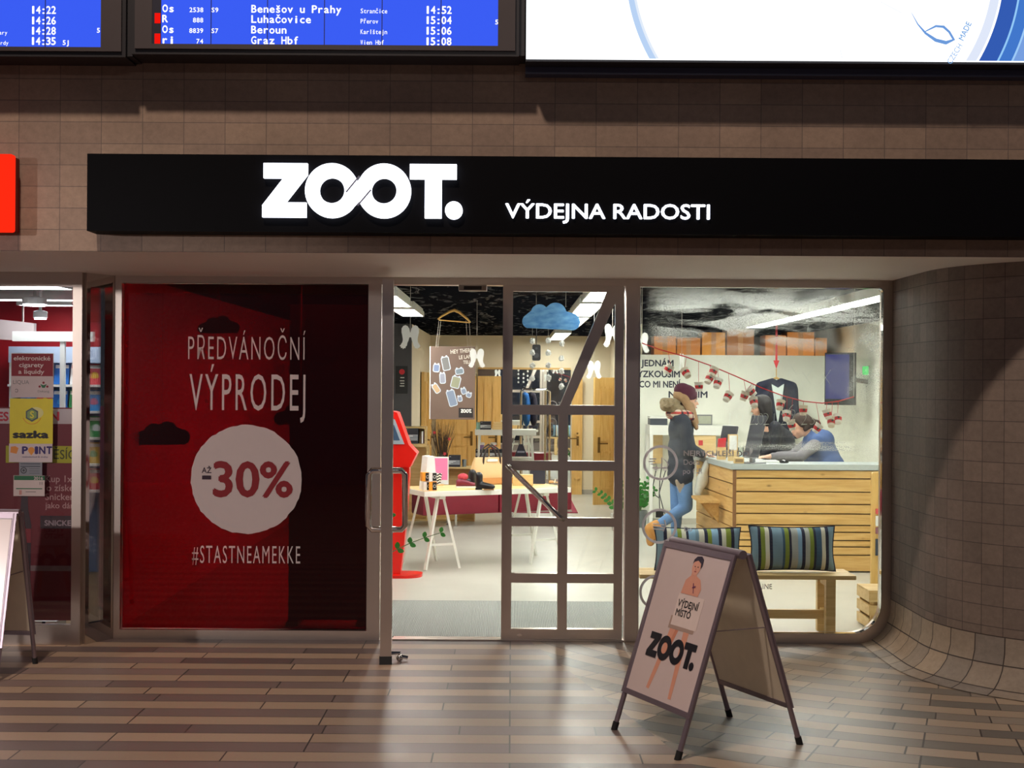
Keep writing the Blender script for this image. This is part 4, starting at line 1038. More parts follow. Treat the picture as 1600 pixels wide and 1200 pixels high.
# ================================================================ DISPLAY TABLE, TERMINAL, PLANTS, HANGING DECORATIONS
TZ = .72; TA = R(25)
TC = PZ(663, 768, TZ)                                   # near left corner of the table top
TM = Matrix.Translation((TC.x, TC.y, 0)) @ Matrix.Rotation(TA, 4, 'Z')
t = thing('display_table', 'white-edged display table on trestles near the entrance', 'table', (TC.x+.5, TC.y+.5, 0), TA)
q = MB(); q.box((0, 0, TZ-.05), (1.5, .66, TZ-.002), TM, .004); q.build('table_edge', WPAINT, t)
q = MB(); q.box((.012, .012, TZ-.002), (1.488, .648, TZ), TM); q.build('table_top', PLY, t, label='pale wooden top face')
def trestle(u, lab):
    t = thing('trestle', lab, 'trestle', (TM @ Vector((u, .33, 0))), TA, 'white trestles')
    for v in (.10, .56):
        for s in (-1, 1):
            q = MB(); q.bar(TM @ Vector((u+s*.03, v, TZ-.07)), TM @ Vector((u+s*.17, v+(-.06 if v < .3 else .06), 0)), .028, .022); q.build('leg', WPAINT, t)
        q = MB(); q.bar(TM @ Vector((u-.125, v, .22)), TM @ Vector((u+.125, v, .22)), .02); q.build('spreader', WPAINT, t)
    q = MB(); q.bar(TM @ Vector((u, .04, TZ-.065)), TM @ Vector((u, .62, TZ-.065)), .05, .028); q.build('beam', WPAINT, t)
trestle(.20, 'white metal trestle under the left end of the display table'); trestle(1.26, 'white metal trestle under the right end of the display table')
def on_table(x, y): c = PZ(x, y, TZ); return c
# white stand with watch cubes
c = on_table(662, 764); t = thing('display_stand', 'white wedge display stand at the left end of the table', 'stand', c)
M = Matrix.Translation(c) @ Matrix.Rotation(R(20), 4, 'Z')
q = MB(); q.prism([(-.04, 0), (.08, 0), (.055, .31), (-.01, .31)], -.02, .16, M @ Matrix.Rotation(R(90), 4, 'X') @ Matrix.Rotation(0, 4, 'Z')); q.build('wedge', WPAPER, t)
OR = mat((240, 158, 40), .6)
for i, (x, y, m, w) in enumerate(((664, 745, OR, 'orange-sided, upper left'), (675, 738, WPAPER, 'white-sided, upper right'), (666, 764, WPAPER, 'white-sided, lower left'), (675, 760, OR, 'orange-sided, lower right'))):
    Y = c.y-.15
    a = P(x, y, Y); z0 = TZ if i > 1 else TZ+.085
    k = thing('watch_box', 'little watch box before the white stand, ' + w, 'box', (a.x, Y, z0), R(20), 'watch boxes on the display table')
    MM = Matrix.Translation((a.x, Y, z0)) @ Matrix.Rotation(R(20), 4, 'Z')
    q = MB(); q.box((-.035, -.035, 0), (.035, .035, .08), MM); q.build('box', m, k)
    q = MB(); q.box((-.005, -.037, .004), (.033, -.0352, .076), MM); q.build('front', BLACK, k)
    q = MB(); q.ring((.014, .04), .009, .016, .0372, .038, MM @ F0, 16); q.build('watch_ring', mat((190, 190, 190), .3, .6), k)
# pink picture with a patterned pot in front
c = on_table(690, 757); PK = c.y+.02
t = thing('picture_frame', 'pink picture in a white frame standing on the display table', 'picture', (c.x, PK, TZ))
a, b = P(674, 757, PK), P(701, 714, PK)
q = MB(); q.box((a.x, PK, TZ), (b.x, PK+.02, b.z)); q.build('frame', WPAPER, t)
q = MB(); q.box((a.x+.010, PK-.002, P(690, 750, PK).z), (b.x-.010, PK, b.z-.012)); q.build('picture', mat((240, 130, 178), .6), t, label='plain pink picture')
c2 = on_table(684, 758); t = thing('patterned_pot', 'black and white zigzag patterned pot before the pink picture', 'pot', (c2.x, c2.y-.04, TZ))
g = NG('zigzag'); sx = g.n('SeparateXYZ'); g.set(sx.inputs[0], g.coord()); u = g.math('ABSOLUTE', g.math('SUBTRACT', g.math('FRACT', g.math('MULTIPLY', sx.outputs[0], 22.0)), .5))
f = g.math('GREATER_THAN', g.math('FRACT', g.math('ADD', g.math('MULTIPLY', sx.outputs[2], 38.0), u)), .5)
ZZ = g.end(g.bsdf(g.mix(f, (.02, .02, .02), (.8, .8, .78)), .6))
q = MB(); q.lathe([(.030, .012), (.042, .115), (.036, .115), (.026, .02)], (c2.x, c2.y-.04, TZ), 20); q.build('pot', ZZ, t, True)
q = MB(); q.box((c2.x-.05, c2.y-.075, TZ), (c2.x+.06, c2.y-.005, TZ+.012)); q.build('wood_base', PLY, t)
# shoe, boots, handbag
def shoe(q, o, d, L, h, w=.075):
    """low shoe along direction d from the heel at o"""
    s = Vector((-d.y, d.x, 0)); rs = []
    for f, hh, ww in ((0, .75, .55), (.06, .95, .75), (.25, 1, .8), (.42, .80, .8), (.6, .55, .95), (.8, .42, 1), (.94, .32, .75), (1, .14, .3)):
        c = o + d*(L*f); W_ = w*ww/2; H_ = h*hh
        rs.append([c + s*(W_*math.cos(a)) + Vector((0, 0, .012+H_*.5+H_*.5*math.sin(a))) for a in [2*math.pi*i/14 for i in range(14)]])
    loft(q, rs)
c = on_table(713, 762); t = thing('shoe', 'burgundy low shoe on the display table left of the boots', 'shoe', c)
q = MB(); shoe(q, c, Vector((.97, .22, 0)), .23, .075); q.build('upper', mat((120, 30, 52), .45), t, True)
q = MB(); s_ = Vector((-.22, .97, 0)); d_ = Vector((.97, .22, 0))
q.prism([tuple((c+d_*(.235*f)+s_*(w*.04)).xy) for f, w in ((-.01, -.5), (.3, -.75), (.7, -1), (.95, -.7), (1.02, 0), (.95, .7), (.7, 1), (.3, .75), (-.01, .5))], TZ, TZ+.014, Matrix.Identity(4)); q.build('sole', WPAPER, t)
q = MB(); q.ball(c+Vector((.06, .03, .10)), (.05, .03, .035), 8); q.build('stuffing', mat((196, 70, 84), .8, var=.4, scale=60), t, True, label='patterned stuffing')
def boot(x, y, flip, lab):
    c = on_table(x, y); d = Vector((flip*.95, -.3, 0)).normalized()
    t = thing('ankle_boot', lab, 'boot', c, 0, 'black ankle boots')
    blob('upper', [('c', c+Vector((0, 0, .05)), c+Vector((0, 0, .125)), .036, .040), ('c', c+Vector((0, 0, .045)), c+d*.11+Vector((0, 0, .032)), .036, .028), ('e', c+d*.12+Vector((0, 0, .03)), (.040, .032, .024), (0, 0, math.atan2(d.y, d.x)))], mat((22, 22, 26), .40), t, .008, 4)
    q = MB(); q.box((c.x-.03, c.y-.03, TZ), (c.x+.03, c.y+.03, TZ+.02)); q.build('heel', BLACK, t)
    q = MB(); q.box((c+d*.10).xyz-Vector((.045, .028, .0)), (c+d*.10)+Vector((.045, .028, .010))); q.build('sole', mat((150, 110, 70), .5), t)
boot(748, 765, 1, 'black ankle boot with its toe towards the handbag'); boot(738, 760, -1, 'black ankle boot with its toe towards the burgundy shoe')
c = on_table(762, 758); t = thing('handbag', 'beige handbag with dark brown handles on the display table', 'handbag', c, TA)
hb = Matrix.Translation(c+Vector((.02, .13, 0))) @ Matrix.Rotation(TA, 4, 'Z') @ Matrix.Diagonal((1.1, 1.1, 1.12, 1))
q = MB(); rs = []
for z, w, d in ((0, .17, .07), (.02, .185, .08), (.10, .19, .075), (.19, .165, .045), (.235, .15, .022)):
    rs.append([hb @ Vector((w*math.copysign(abs(math.cos(a))**.6, math.cos(a)), d*math.copysign(abs(math.sin(a))**.6, math.sin(a)), z)) for a in [2*math.pi*i/28 for i in range(28)]])
loft(q, rs); q.build('bag_body', mat((218, 182, 132), .5, var=.06), t, True)
for s in (-1, 1):
    q = MB(); q.tube([hb @ Vector((x, s*.04, z)) for x, z in ((-.085, .15), (-.08, .23), (-.055, .31), (0, .345), (.055, .31), (.08, .23), (.085, .15))], .009, 8); q.build('handle', mat((40, 26, 26), .4), t, True)
q = MB(); q.box((-.19, -.083, .01), (.19, -.079, .06), hb); q.build('base_trim', mat((196, 140, 84), .5), t)
q = MB(); q.box((-.05, -.055, .20), (.05, -.035, .22), hb); q.build('name_plate', WPAPER, t)
simple_box('wooden_box', 'small wooden box on the display table behind the slanting door handle', 'box', 801, 833, 742, 761, on_table(815, 759).y, .12, PLY, TZ)
t = simple_box('tablet', 'dark tablet screen standing at the right end of the display table', 'tablet', 828, 852, 734, 757, on_table(840, 756).y, .03, mat((52, 54, 70), .3), TZ)
q = MB(); c = on_table(858, 757)
t = thing('sandal', 'tan sandals at the right corner of the display table', 'shoes', c)
q = MB(); shoe(q, c, Vector((.9, .2, 0)), .12, .03, .05); q.build('sole', mat((196, 152, 100), .6), t, True)
q = MB(); q.tube([c+Vector((.05, -.02, .02)), c+Vector((.06, .0, .05)), c+Vector((.06, .03, .02))], .006, 6); q.build('strap', mat((226, 210, 180), .6), t, True)
# ---- wooden shelf cubes with striped parcels, twigs in a vase
WY = 7.85
def open_crate(x0, x1, yt, yb, Y, depth, label, zb=None):
    a, b = P(x0, yb, Y), P(x1, yt, Y); z0 = a.z if zb is None else zb
    t = thing('wooden_cube', label, 'shelf', ((a.x+b.x)/2, Y+depth/2, z0), 0, 'wooden shelf cubes'); e = .02
    for lo, hi, nm in (((a.x, Y, z0), (a.x+e, Y+depth, b.z), 'side'), ((b.x-e, Y, z0), (b.x, Y+depth, b.z), 'side'), ((a.x+e, Y, b.z-e), (b.x-e, Y+depth, b.z), 'top'), ((a.x+e, Y, z0), (b.x-e, Y+depth, z0+e), 'bottom'), ((a.x+e, Y+depth-.01, z0+e), (b.x-e, Y+depth, b.z-e), 'back')):
        q = MB(); q.box(lo, hi); q.build(nm, PLY, t)
    return t, b.z, a.x, b.x
_, zt1, xa, xb = open_crate(622, 669, 696, 768, WY, .30, 'tall wooden shelf cube behind the red terminal', 0)
_, zt2, xa2, xb2 = open_crate(676, 742, 730, 790, WY, .30, 'low wooden shelf cube carrying the vase of twigs', 0)
_, zt0, xa0, xb0 = open_crate(630, 666, 667, 696, WY+.02, .26, 'small wooden shelf cube on top of the tall one', zt1)
def parcel(x0, x1, h, Y, z0, label, depth=.2):
    a, b = P(x0, 700, Y).x, P(x1, 700, Y).x
    t = thing('parcel', label, 'box', ((a+b)/2, Y+depth/2, z0), 0, 'striped parcels')
    q = MB(); q.box((a, Y, z0), (b, Y+depth, z0+h)); q.build('box', DARKBOX, t)
    q = MB()
    q.box((a+.003, Y-.002, z0+h*.22), (b-.003, Y, z0+h*.58)); q.mi = 1
    for i, f in enumerate((.28, .38, .48)): q.box((a+(b-a)*(.18+.22*i), Y-.003, z0+h*f), (b-.003, Y-.002, z0+h*(f+.045)))
    q.mi = 0; q.box((a+.01, Y-.002, z0+h*.88), (a+.03, Y, z0+h*.93))
    q.build('printing', [mat((196, 200, 206), .7), DARKBOX], t)
    return t
parcel(632, 653, .19, WY, zt1+.02, 'striped dark parcel in the small cube behind the red terminal')
t = thing('book', 'thin wine-red book standing in the small cube beside the parcel', 'book', (P(659, 690, WY).x, WY+.1, zt1+.02))
a = P(658, 690, WY).x; q = MB(); q.box((a, WY+.03, zt1+.02), (a+.028, WY+.17, zt1+.17)); q.build('cover', mat((120, 40, 56), .6), t)
q = MB(); q.box((a+.004, WY+.028, zt1+.024), (a+.024, WY+.16, zt1+.172)); q.build('pages', WPAPER, t)
parcel(701, 719, .14, WY+.02, zt2, 'striped dark parcel on the low cube right of the vase')
t = thing('tumbler', 'grey metal tumbler on the low cube beside the parcel', 'cup', (P(725, 725, WY).x, WY+.1, zt2))
q = MB(); q.lathe([(.024, 0), (.028, .09), (.024, .09), (.021, .006)], (P(725, 725, WY).x, WY+.1, zt2), 18); q.build('cup', mat((140, 150, 156), .3, .7), t, True)
vx = P(690, 725, WY).x; t = thing('vase', 'glass vase full of bare twigs with red felt stars', 'vase', (vx, WY+.16, zt2))
q = MB(); q.lathe([(.05, 0), (.055, .01), (.075, .16), (.072, .16), (.05, .014)], (vx, WY+.16, zt2), 22); q.build('vase', glassmat((.86, .88, .86), .9, .02, 'vase_glass'), t, True)
rnd = random.Random(9); q = MB()
for i in range(110):
    a = rnd.uniform(0, 6.28); r0 = rnd.uniform(0, .035); sp = rnd.uniform(.02, .17); L = rnd.uniform(.34, .56)
    p0 = Vector((vx+r0*math.cos(a), WY+.16+r0*math.sin(a), zt2+.02)); p2 = Vector((vx+(r0+sp)*math.cos(a), WY+.16+(r0+sp*.5)*math.sin(a), zt2+L))
    p1 = (p0+p2)/2 + Vector((rnd.uniform(-.02, .02), rnd.uniform(-.02, .02), .02)); q.tube([p0, p1, p2], [.004, .003, .0012], 4)
q.build('twigs', mat((88, 70, 54), .8, var=.3), t, kind='stuff')
for x, y in ((679, 676), (702, 686), (695, 709)):
    c = P(x, y, WY+.06); q = MB(); q.prism([(c.x+.028*(1 if i % 2 else .45)*math.sin(math.pi*i/5), c.z+.028*(1 if i % 2 else .45)*math.cos(math.pi*i/5)) for i in range(10)], -c.y, -c.y+.006, F0); q.build('star', mat((206, 64, 72), .8), t)
# ---- high white table near the mirror with goods
HY = 9.6; a, b = P(742, 680, HY), P(838, 672, HY)
t = thing('console_table', 'high white table in front of the mirror with goods stacked on it', 'table', ((a.x+b.x)/2, HY+.25, 0))
q = MB(); q.box((a.x, HY, a.z), (b.x, HY+.5, b.z)); q.build('table_top', WPAINT, t)
for x, d in ((a.x+.06, -.03), (b.x-.06, .05)):
    for y in (HY+.05, HY+.45):
        q = MB(); q.bar((x, y, a.z), (x+d, y, .0115), .03); q.build('leg', WPAINT, t)
q = MB(); zs = P(765, 716, HY).z; q.box((a.x+.04, HY+.04, zs-.025), (b.x-.05, HY+.46, zs)); q.build('lower_shelf', WPAINT, t)
parcel(750, 767, .11, HY+.05, b.z, 'dark parcel on the high white table, at its left')
simple_box('mint_box', 'mint green box on a stand at the left of the high white table', 'box', 744, 751, 660, 672, HY+.1, .1, mat((170, 214, 196), .7), b.z)
for i in range(3):
    simple_box('wooden_tray', 'pale wooden tray in the pile on the high white table, %s' % ('lowest', 'middle', 'topmost')[i], 'tray', 769, 792-i, 0, 0, HY+.06, .2, PLY, b.z+i*.033) if False else None
for i, w in enumerate(('lowest', 'middle', 'topmost')):
    xa3, xb3 = P(769+i, 670, HY).x, P(793-i, 670, HY).x; z0 = b.z+i*.034
    t = thing('wooden_tray', 'pale wooden tray in the pile on the high white table, ' + w, 'tray', ((xa3+xb3)/2, HY+.16, z0), 0, 'wooden trays')
    q = MB(); q.box((xa3, HY+.06, z0), (xb3, HY+.26, z0+.006)); q.build('base', PLY, t)
    q = MB(); q.strip([(xa3, HY+.06), (xb3, HY+.06), (xb3, HY+.26), (xa3, HY+.26)], [(xa3+.01, HY+.07), (xb3-.01, HY+.07), (xb3-.01, HY+.25), (xa3+.01, HY+.25)], z0+.006, z0+.033, Matrix.Identity(4)); q.build('rim', PLY, t)
parcel(743, 763, .115, HY+.08, zs, 'striped parcel on the lower shelf of the high white table, left one'); parcel(765, 786, .115, HY+.08, zs, 'striped parcel on the lower shelf of the high white table, right one')
for x, cc, w in ((752, (150, 120, 170), 'purple'), (771, (224, 92, 92), 'red')):
    c = P(x, 700, HY+.12); t = thing('paper_cup', w + ' and white cup on the parcels under the high white table', 'cup', (c.x, HY+.16, zs+.115))
    q = MB(); q.lathe([(.028, 0), (.04, .07), (.036, .07), (.026, .006)], (c.x, HY+.16, zs+.115), 16); q.build('cup', mat(cc, .6), t, True)
    q = MB(); q.lathe([(.041, .06), (.045, .062), (.045, .085), (.03, .095), (0, .096)], (c.x, HY+.16, zs+.115), 16); q.build('lid', WPAPER, t, True)
t = thing('gift_bag', 'black triangular bag hanging below the right end of the high white table', 'bag', P(814, 716, HY-.1))
q = MB(); q.prism([(P(x, y, HY-.1).x, P(x, y, HY-.1).z) for x, y in ((804, 713), (824, 713), (817, 694), (811, 694))], -(HY-.06), -(HY-.14), F0); q.build('bag', mat((26, 24, 44), .4), t)
q = MB(); q.tube([P(811, 695, HY-.1), P(812, 681, HY-.006), P(816, 681, HY-.006), P(817, 695, HY-.1)], .006, 6); q.build('strap', BLACK, t)
q = MB(); c = P(814, 706, HY-.141); q.box((c.x-.05, HY-.143, c.z-.012), (c.x+.05, HY-.1405, c.z+.012)); q.build('label_band', mat((150, 150, 170), .6), t)
# ---- clothes rail in front of the mirror
t = thing('clothes_rail', 'chrome clothes rail with garments in front of the mirror', 'clothes rail', (P(838, 700, 10.9).x, 10.9, 0))
xa, xb, zr = P(816, 610, 10.9).x, P(859, 610, 10.9).x, P(838, 609, 10.9).z
q = MB(); q.tube([(xa, 10.9, .02), (xa, 10.9, zr-.03), (xa+.03, 10.9, zr), (xb-.03, 10.9, zr), (xb, 10.9, zr-.03), (xb, 10.9, .02)], .016, 8); q.build('rail', CHROME, t, True)
for x in (xa, xb):
    q = MB(); q.tube([(x, 10.65, .02), (x, 11.15, .02)], .016, 8); q.build('foot', CHROME, t, True)
for x, cc, w in ((823, (40, 104, 176), 'bright blue'), (834, (44, 40, 56), 'dark')):
    c = P(x, 611, 10.9); o = blob('garment', [('c', (c.x-.015, 10.78, zr-.08), (c.x+.0, 11.02, zr-.08), .04, .04), ('e', (c.x, 10.9, zr-.24), (.052, .17, .19), (0, 0, R(8))), ('e', (c.x, 10.9, zr-.38), (.05, .18, .16), (0, 0, R(8)))], mat(cc, .85), None, .02)
    g_ = thing('garment', w + ' garment hanging on the chrome clothes rail', 'garment', (c.x, 10.9, zr), 0)
    o.name = 'cloth'; o.data.transform(Matrix.Translation(-g_.location)); o.parent = g_
    q = MB(); q.tube([(c.x, 10.9, zr-.02), (c.x, 10.9, zr+.01), (c.x, 10.92, zr+.02)], .005, 6); q.build('hanger_hook', CHROME, g_)
# ---- burgundy bench and rug
ba = G(663, 829); BA = R(27)
bm_ = Matrix.Translation((-1.03, 6.95, 0)) @ Matrix.Rotation(BA, 4, 'Z')
t = thing('upholstered_bench', 'burgundy upholstered bench on chrome legs behind the display table', 'bench', (-.4, 7.1, 0), BA)
q = MB(); q.box((0, 0, .15), (.99, .36, .43), bm_, .02); q.build('seat', DARKRED, t, True); q = MB(); q.box((1.0, 0, .15), (2.0, .36, .43), bm_, .02); q.build('seat', DARKRED, t, True)
for x in (.45, 1.2, 1.9):
    for y in (.06, .30):
        q = MB(); q.tube([bm_ @ Vector((x, y, .15)), bm_ @ Vector((x, y, .012))], .014, 8); q.lathe([(.03, 0), (.03, .012), (.014, .016)], bm_ @ Vector((x, y, 0)), 12); q.build('leg', CHROME, t)
a = G(903, 802); t = thing('rug', 'grey-brown rug with a wine-red border on the shop floor', 'rug', (.3, 10, 0))
q = MB(); q.box((-.5, a.y, .0005), (a.x, 11.6, .008)); q.build('border', mat((156, 52, 76), .95), t)
q = MB(); q.box((-.44, a.y+.09, .008), (a.x-.07, 11.52, .011)); q.build('field', mat((150, 138, 130), .95, var=.15, scale=40), t)
# ---- door mat
t = thing('door_mat', 'wide grey ribbed door mat just inside the entrance', 'mat', (0, .8, 0))
g = NG('ribbed_mat'); w = g.n('TexWave', i_Vector=g.coord(), i_Scale=26.0, bands_direction='X'); nz = g.n('TexNoise', i_Vector=g.coord(), i_Scale=180.0)
colr = g.mix(nz.outputs[0], lin((150, 152, 148)), lin((196, 198, 192)))
MATM = g.end(g.bsdf(g.mix(g.math('MULTIPLY', w.outputs[1], .35), colr, (.10, .10, .10)), .95, Normal=g.bump(w.outputs[1], .5, .01)))
q = MB(); q.box((-1.0, .07, .0005), (.80, G(800, 941).y, .009)); q.build('pile', MATM, t)
q = MB(); y1 = G(800, 941).y; q.box((-1.02, .065, .0005), (-1.0, y1+.02, .007)); q.box((.80, .065, .0005), (.82, y1+.02, .007)); q.box((-1.0, y1, .0005), (.80, y1+.02, .007)); q.build('edging', mat((92, 92, 92), .8), t)
# ---- red self-service terminal
KY_ = 3.0; t = thing('info_terminal', 'red self-service terminal with a slanted screen inside the entrance', 'terminal', (P(612, 900, KY_).x, KY_, 0))
base = G(612, 902); bx, by = base.x, base.y+.12
q = MB(); q.prism(rounded(bx-.30, by-.20, P(660, 902, by).x, by+.14, .10, .15, .12, .10), .0, .024, Matrix.Identity(4)); q.build('base', RED, t)
q = MB(); rs = []
for z, xr in ((.024, 628), (.3, 634), (.6, 638), (.9, 641), (1.0, 641)):
    x1 = P(xr, 700, by).x; rs.append([Vector((x, y, z)) for x, y in ((bx-.16, by-.10), (x1, by-.10), (x1, by+.08), (bx-.16, by+.08))])
loft(q, rs); q.build('column', RED, t)
xr_ = P(653, 710, by).x; z0, z1, z2, z3 = P(640, 728, by).z, P(640, 707, by).z, P(640, 694, by).z, P(612, 644, by).z
q = MB(); SM = Matrix.Translation((0, by, 0)) @ F0
q.prism([(bx-.3, z0), (P(643, 720, by).x, z0), (xr_, z1), (P(641, 695, by).x, z2), (P(623, 645, by).x, z3), (P(617, 643, by).x, z3+.01), (bx-.3, z3+.01)], -.14, .17, SM); q.build('head', RED, t)
q = MB(); q.prism([(P(x, y, by-.17).x, P(x, y, by-.17).z) for x, y in ((596, 694), (632, 694), (617, 655), (596, 655))], .172, .182, SM); q.build('screen_frame', mat((182, 192, 204), .3, .3), t)
q = MB(); q.prism([(P(x, y, by-.17).x, P(x, y, by-.17).z) for x, y in ((596, 688), (625, 688), (616, 664), (596, 664))], .182, .186, SM); q.build('screen', mat((66, 84, 110), .15), t)
# ---- plants
def zz_plant(name, label, c, pot_r, pot_h, stems, potm, seed=1):
    t = thing(name, label, 'plant', c); rnd = random.Random(seed)
    q = MB(); q.lathe([(pot_r*.78, 0), (pot_r, pot_h), (pot_r*.93, pot_h), (pot_r*.85, pot_h*.86), (0, pot_h*.85)], c, 24); q.build('pot', potm, t, True)
    for (dx, dy, h, lean) in stems:
        pts = [Vector(c)+Vector((dx*f**1.5+rnd.uniform(-.004, .004), dy*f**1.5, pot_h*.85+h*(f-.25*lean*f*f))) for f in [i/7 for i in range(8)]]
        q = MB(); q.tube(pts, [.006-.0005*i for i in range(8)], 6); o = q.build('stem', STEM, t, True)
        q = MB()
        for i in range(2, 8):
            d = (pts[i]-pts[i-1]).normalized(); side = d.cross(Vector((0, 1, 0)))
            side = side.normalized() if side.length > .1 else Vector((1, 0, 0))
            for s in (-1, 1):
                L = .066*(1.15-.06*i); ax = (d*.55+side*s*.85+Vector((0, rnd.uniform(-.5, .5), .1))).normalized(); wv = ax.cross(Vector((0, 1, .3))).normalized()
                n_ = ax.cross(wv); b0 = pts[i]
                ring = [b0+ax*(L*f)+wv*(L*.36*w)+n_*(.004*math.sin(3*f)) for f, w in ((0, 0), (.25, .8), (.55, 1), (.85, .6), (1, 0), (.85, -.6), (.55, -1), (.25, -.8))]
                up = [q.bm.verts.new(p+n_*.0012) for p in ring]; dn = [q.bm.verts.new(p-n_*.0012) for p in ring]
                q.bm.faces.new(up); q.bm.faces.new(dn[::-1])
                for k in range(8): q.bm.faces.new((up[k], dn[k], dn[(k+1) % 8], up[(k+1) % 8]))
        q.build('leaves', LEAF, t, kind='stuff')
    return t
POTW = mat((205, 202, 196), .5)
zz_plant('potted_plant', 'glossy-leaved plant beside the open door leaf in front of the terminal', (-1.16, 1.75, 0), .11, .20, ((.60, -.02, .42, .66), (.20, .05, .52, .3), (-.12, .1, .5, .4), (.05, -.1, .55, .3), (-.05, .12, .45, .3)), POTW, 3)
c = G(1000, 816); zz_plant('potted_plant', 'green plant in a grey pot at the foot of the partition behind the customer', (P(1000, 816, 7.3).x, 7.3, 0), .085, .20, ((.10, .0, .42, .2), (.16, -.04, .33, .6), (-.03, .02, .40, .2), (.05, .05, .36, .4), (.13, .04, .26, .7), (-.08, -.02, .30, .5)), mat((120, 126, 128), .4, .4), 5)
zz_plant('potted_plant', 'plant with one arching frond in a pale pot, seen through the door glass', (P(966, 800, 6.9).x, 6.9, 0), .09, .20, ((-.26, -.04, .36, .75), (.12, .04, .34, .3), (.05, .1, .42, .3)), POTW, 8)
# ---- angel wings on threads
HW = [(0, .20), (.03, .36), (.10, .46), (.19, .50), (.28, .46), (.345, .36), (.345, .20), (.31, .04), (.29, -.10), (.31, -.20), (.37, -.30), (.42, -.36), (.37, -.39), (.36, -.45), (.30, -.43), (.29, -.49), (.23, -.44), (.19, -.46), (.16, -.36), (.13, -.36), (.10, -.22), (.06, -.14), (.03, -.02), (0, .02)]
def wings(x, y, h, Y, label, rz=0):
    c = P(x, y, Y); s = h*px(Y)
    t = thing('angel_wings', label, 'decoration', c, rz, 'paper angel wings on threads')
    M = Matrix.Translation(c) @ Matrix.Rotation(rz, 4, 'Z') @ F0
    for sg in (1, -1):
        q = MB(); pts = [(sg*(a_+.012)*s, b_*s) for a_, b_ in HW]; q.prism(pts if sg > 0 else pts[::-1], -.002, .002, M); q.build('wing', WPAPER, t)
    q = MB(); q.box((-.012*s-.004, .0, -.0022), (.012*s+.004, .2*s, .0022), M); q.build('joint', WPAPER, t)
    q = MB(); q.tube([M @ Vector((0, .2*s, 0)), Vector((c.x, c.y, CZ-.001))], .0016, 4); q.build('thread', THREAD, t)
wings(641, 527, 38, 1.5, 'white paper angel wings left of the big hanger, right of the open door leaf')
wings(745, 560, 31, 3.2, 'white paper angel wings overlapping the right edge of the brown poster')
wings(928, 578, 29, 3.6, 'white paper angel wings right of the slanting door bar', R(8))
wings(957, 525, 38, 1.5, 'white paper angel wings half hidden behind the door stile', R(25))
wings(1001, 536, 33, 1.6, 'white paper angel wings at the left edge of the big window')
wings(1065, 566, 27, 2.9, 'narrow turned paper angel wings beside the wall lettering', R(62))
# ---- cloud with crumpled paper drops
CYc = 1.1; c = P(862, 498, CYc); t = thing('hanging_cloud', 'blue painted cardboard cloud with crumpled paper raindrops behind the door glass', 'decoration', c)
kk = px(CYc); pts = []
for cx_, cz_, r, a0, a1 in ((827, 502, 11, 250, 120), (843, 489, 13.5, 165, 40), (868, 490, 17, 120, 12), (893, 503, 13.5, 75, -75)):
    for i in range(11):
        an = R(a0+(a1-a0)*i/10); p = P(cx_, cz_, CYc); pts.append((p.x+r*kk*math.cos(an), p.z+r*kk*math.sin(an)))
g = NG('blue_brushed_paint'); nz = g.n('TexNoise', i_Vector=g.coord(scale=(1, 1, 2.6)), i_Scale=14.0, i_Detail=4.0)
CLOUD = g.end(g.bsdf(g.ramp(nz.outputs[0], [(.3, lin((60, 128, 196))), (.7, lin((118, 176, 222)))]), .6))
q = MB(); q.prism(pts[::-1], -CYc-.015, -CYc+.015, F0); q.build('cloud', CLOUD, t)
q = MB()
for x in (838, 884): p = P(x, 480, CYc); q.tube([p, (p.x, p.y, CZ-.001)], .0016, 4)
q.build('thread', THREAD, t)
rnd = random.Random(2)
for cols_x, ys in ((832, (533, 551, 571, 591)), (857, (532, 551, 571, 590)), (878, (537, 560, 580, 604))):
    p0 = P(cols_x, 512, CYc); p1 = P(cols_x, ys[-1], CYc); q = MB(); q.tube([p0, (p0.x, p0.y, p1.z)], .0012, 4); q.build('thread', THREAD, t)
    for y in ys:
        p = P(cols_x, y, CYc); p.x = p0.x; q = MB(); q.ball(p, (.020, .017, .022), 6)
        for v in q.bm.verts: v.co += Vector((rnd.uniform(-.006, .006), rnd.uniform(-.006, .006), rnd.uniform(-.006, .006)))
        q.build('paper_drop', WPAPER, t)
# small black loudspeaker hung behind the drops
c = P(838, 551, 5.5); t = thing('loudspeaker', 'small black loudspeaker hanging behind the paper drops', 'loudspeaker', c)
q = MB(); q.prism(rounded(c.x-.045, c.z-.085, c.x+.045, c.z+.085, .02, .02, .02, .02, 5), -5.54, -5.46, F0); q.build('cabinet', BLACK, t)
for dz, r in ((-.03, .028), (.045, .014)):
    q = MB(); q.disc((c.x, c.z+dz), r, -5.46, -5.455, F0, 18); q.build('cone', mat((60, 60, 66), .6), t)
q = MB(); q.tube([(c.x, 5.5, c.z+.08), (c.x, 5.5, CZ-.001)], .004, 6); q.build('cord', BLACK, t)
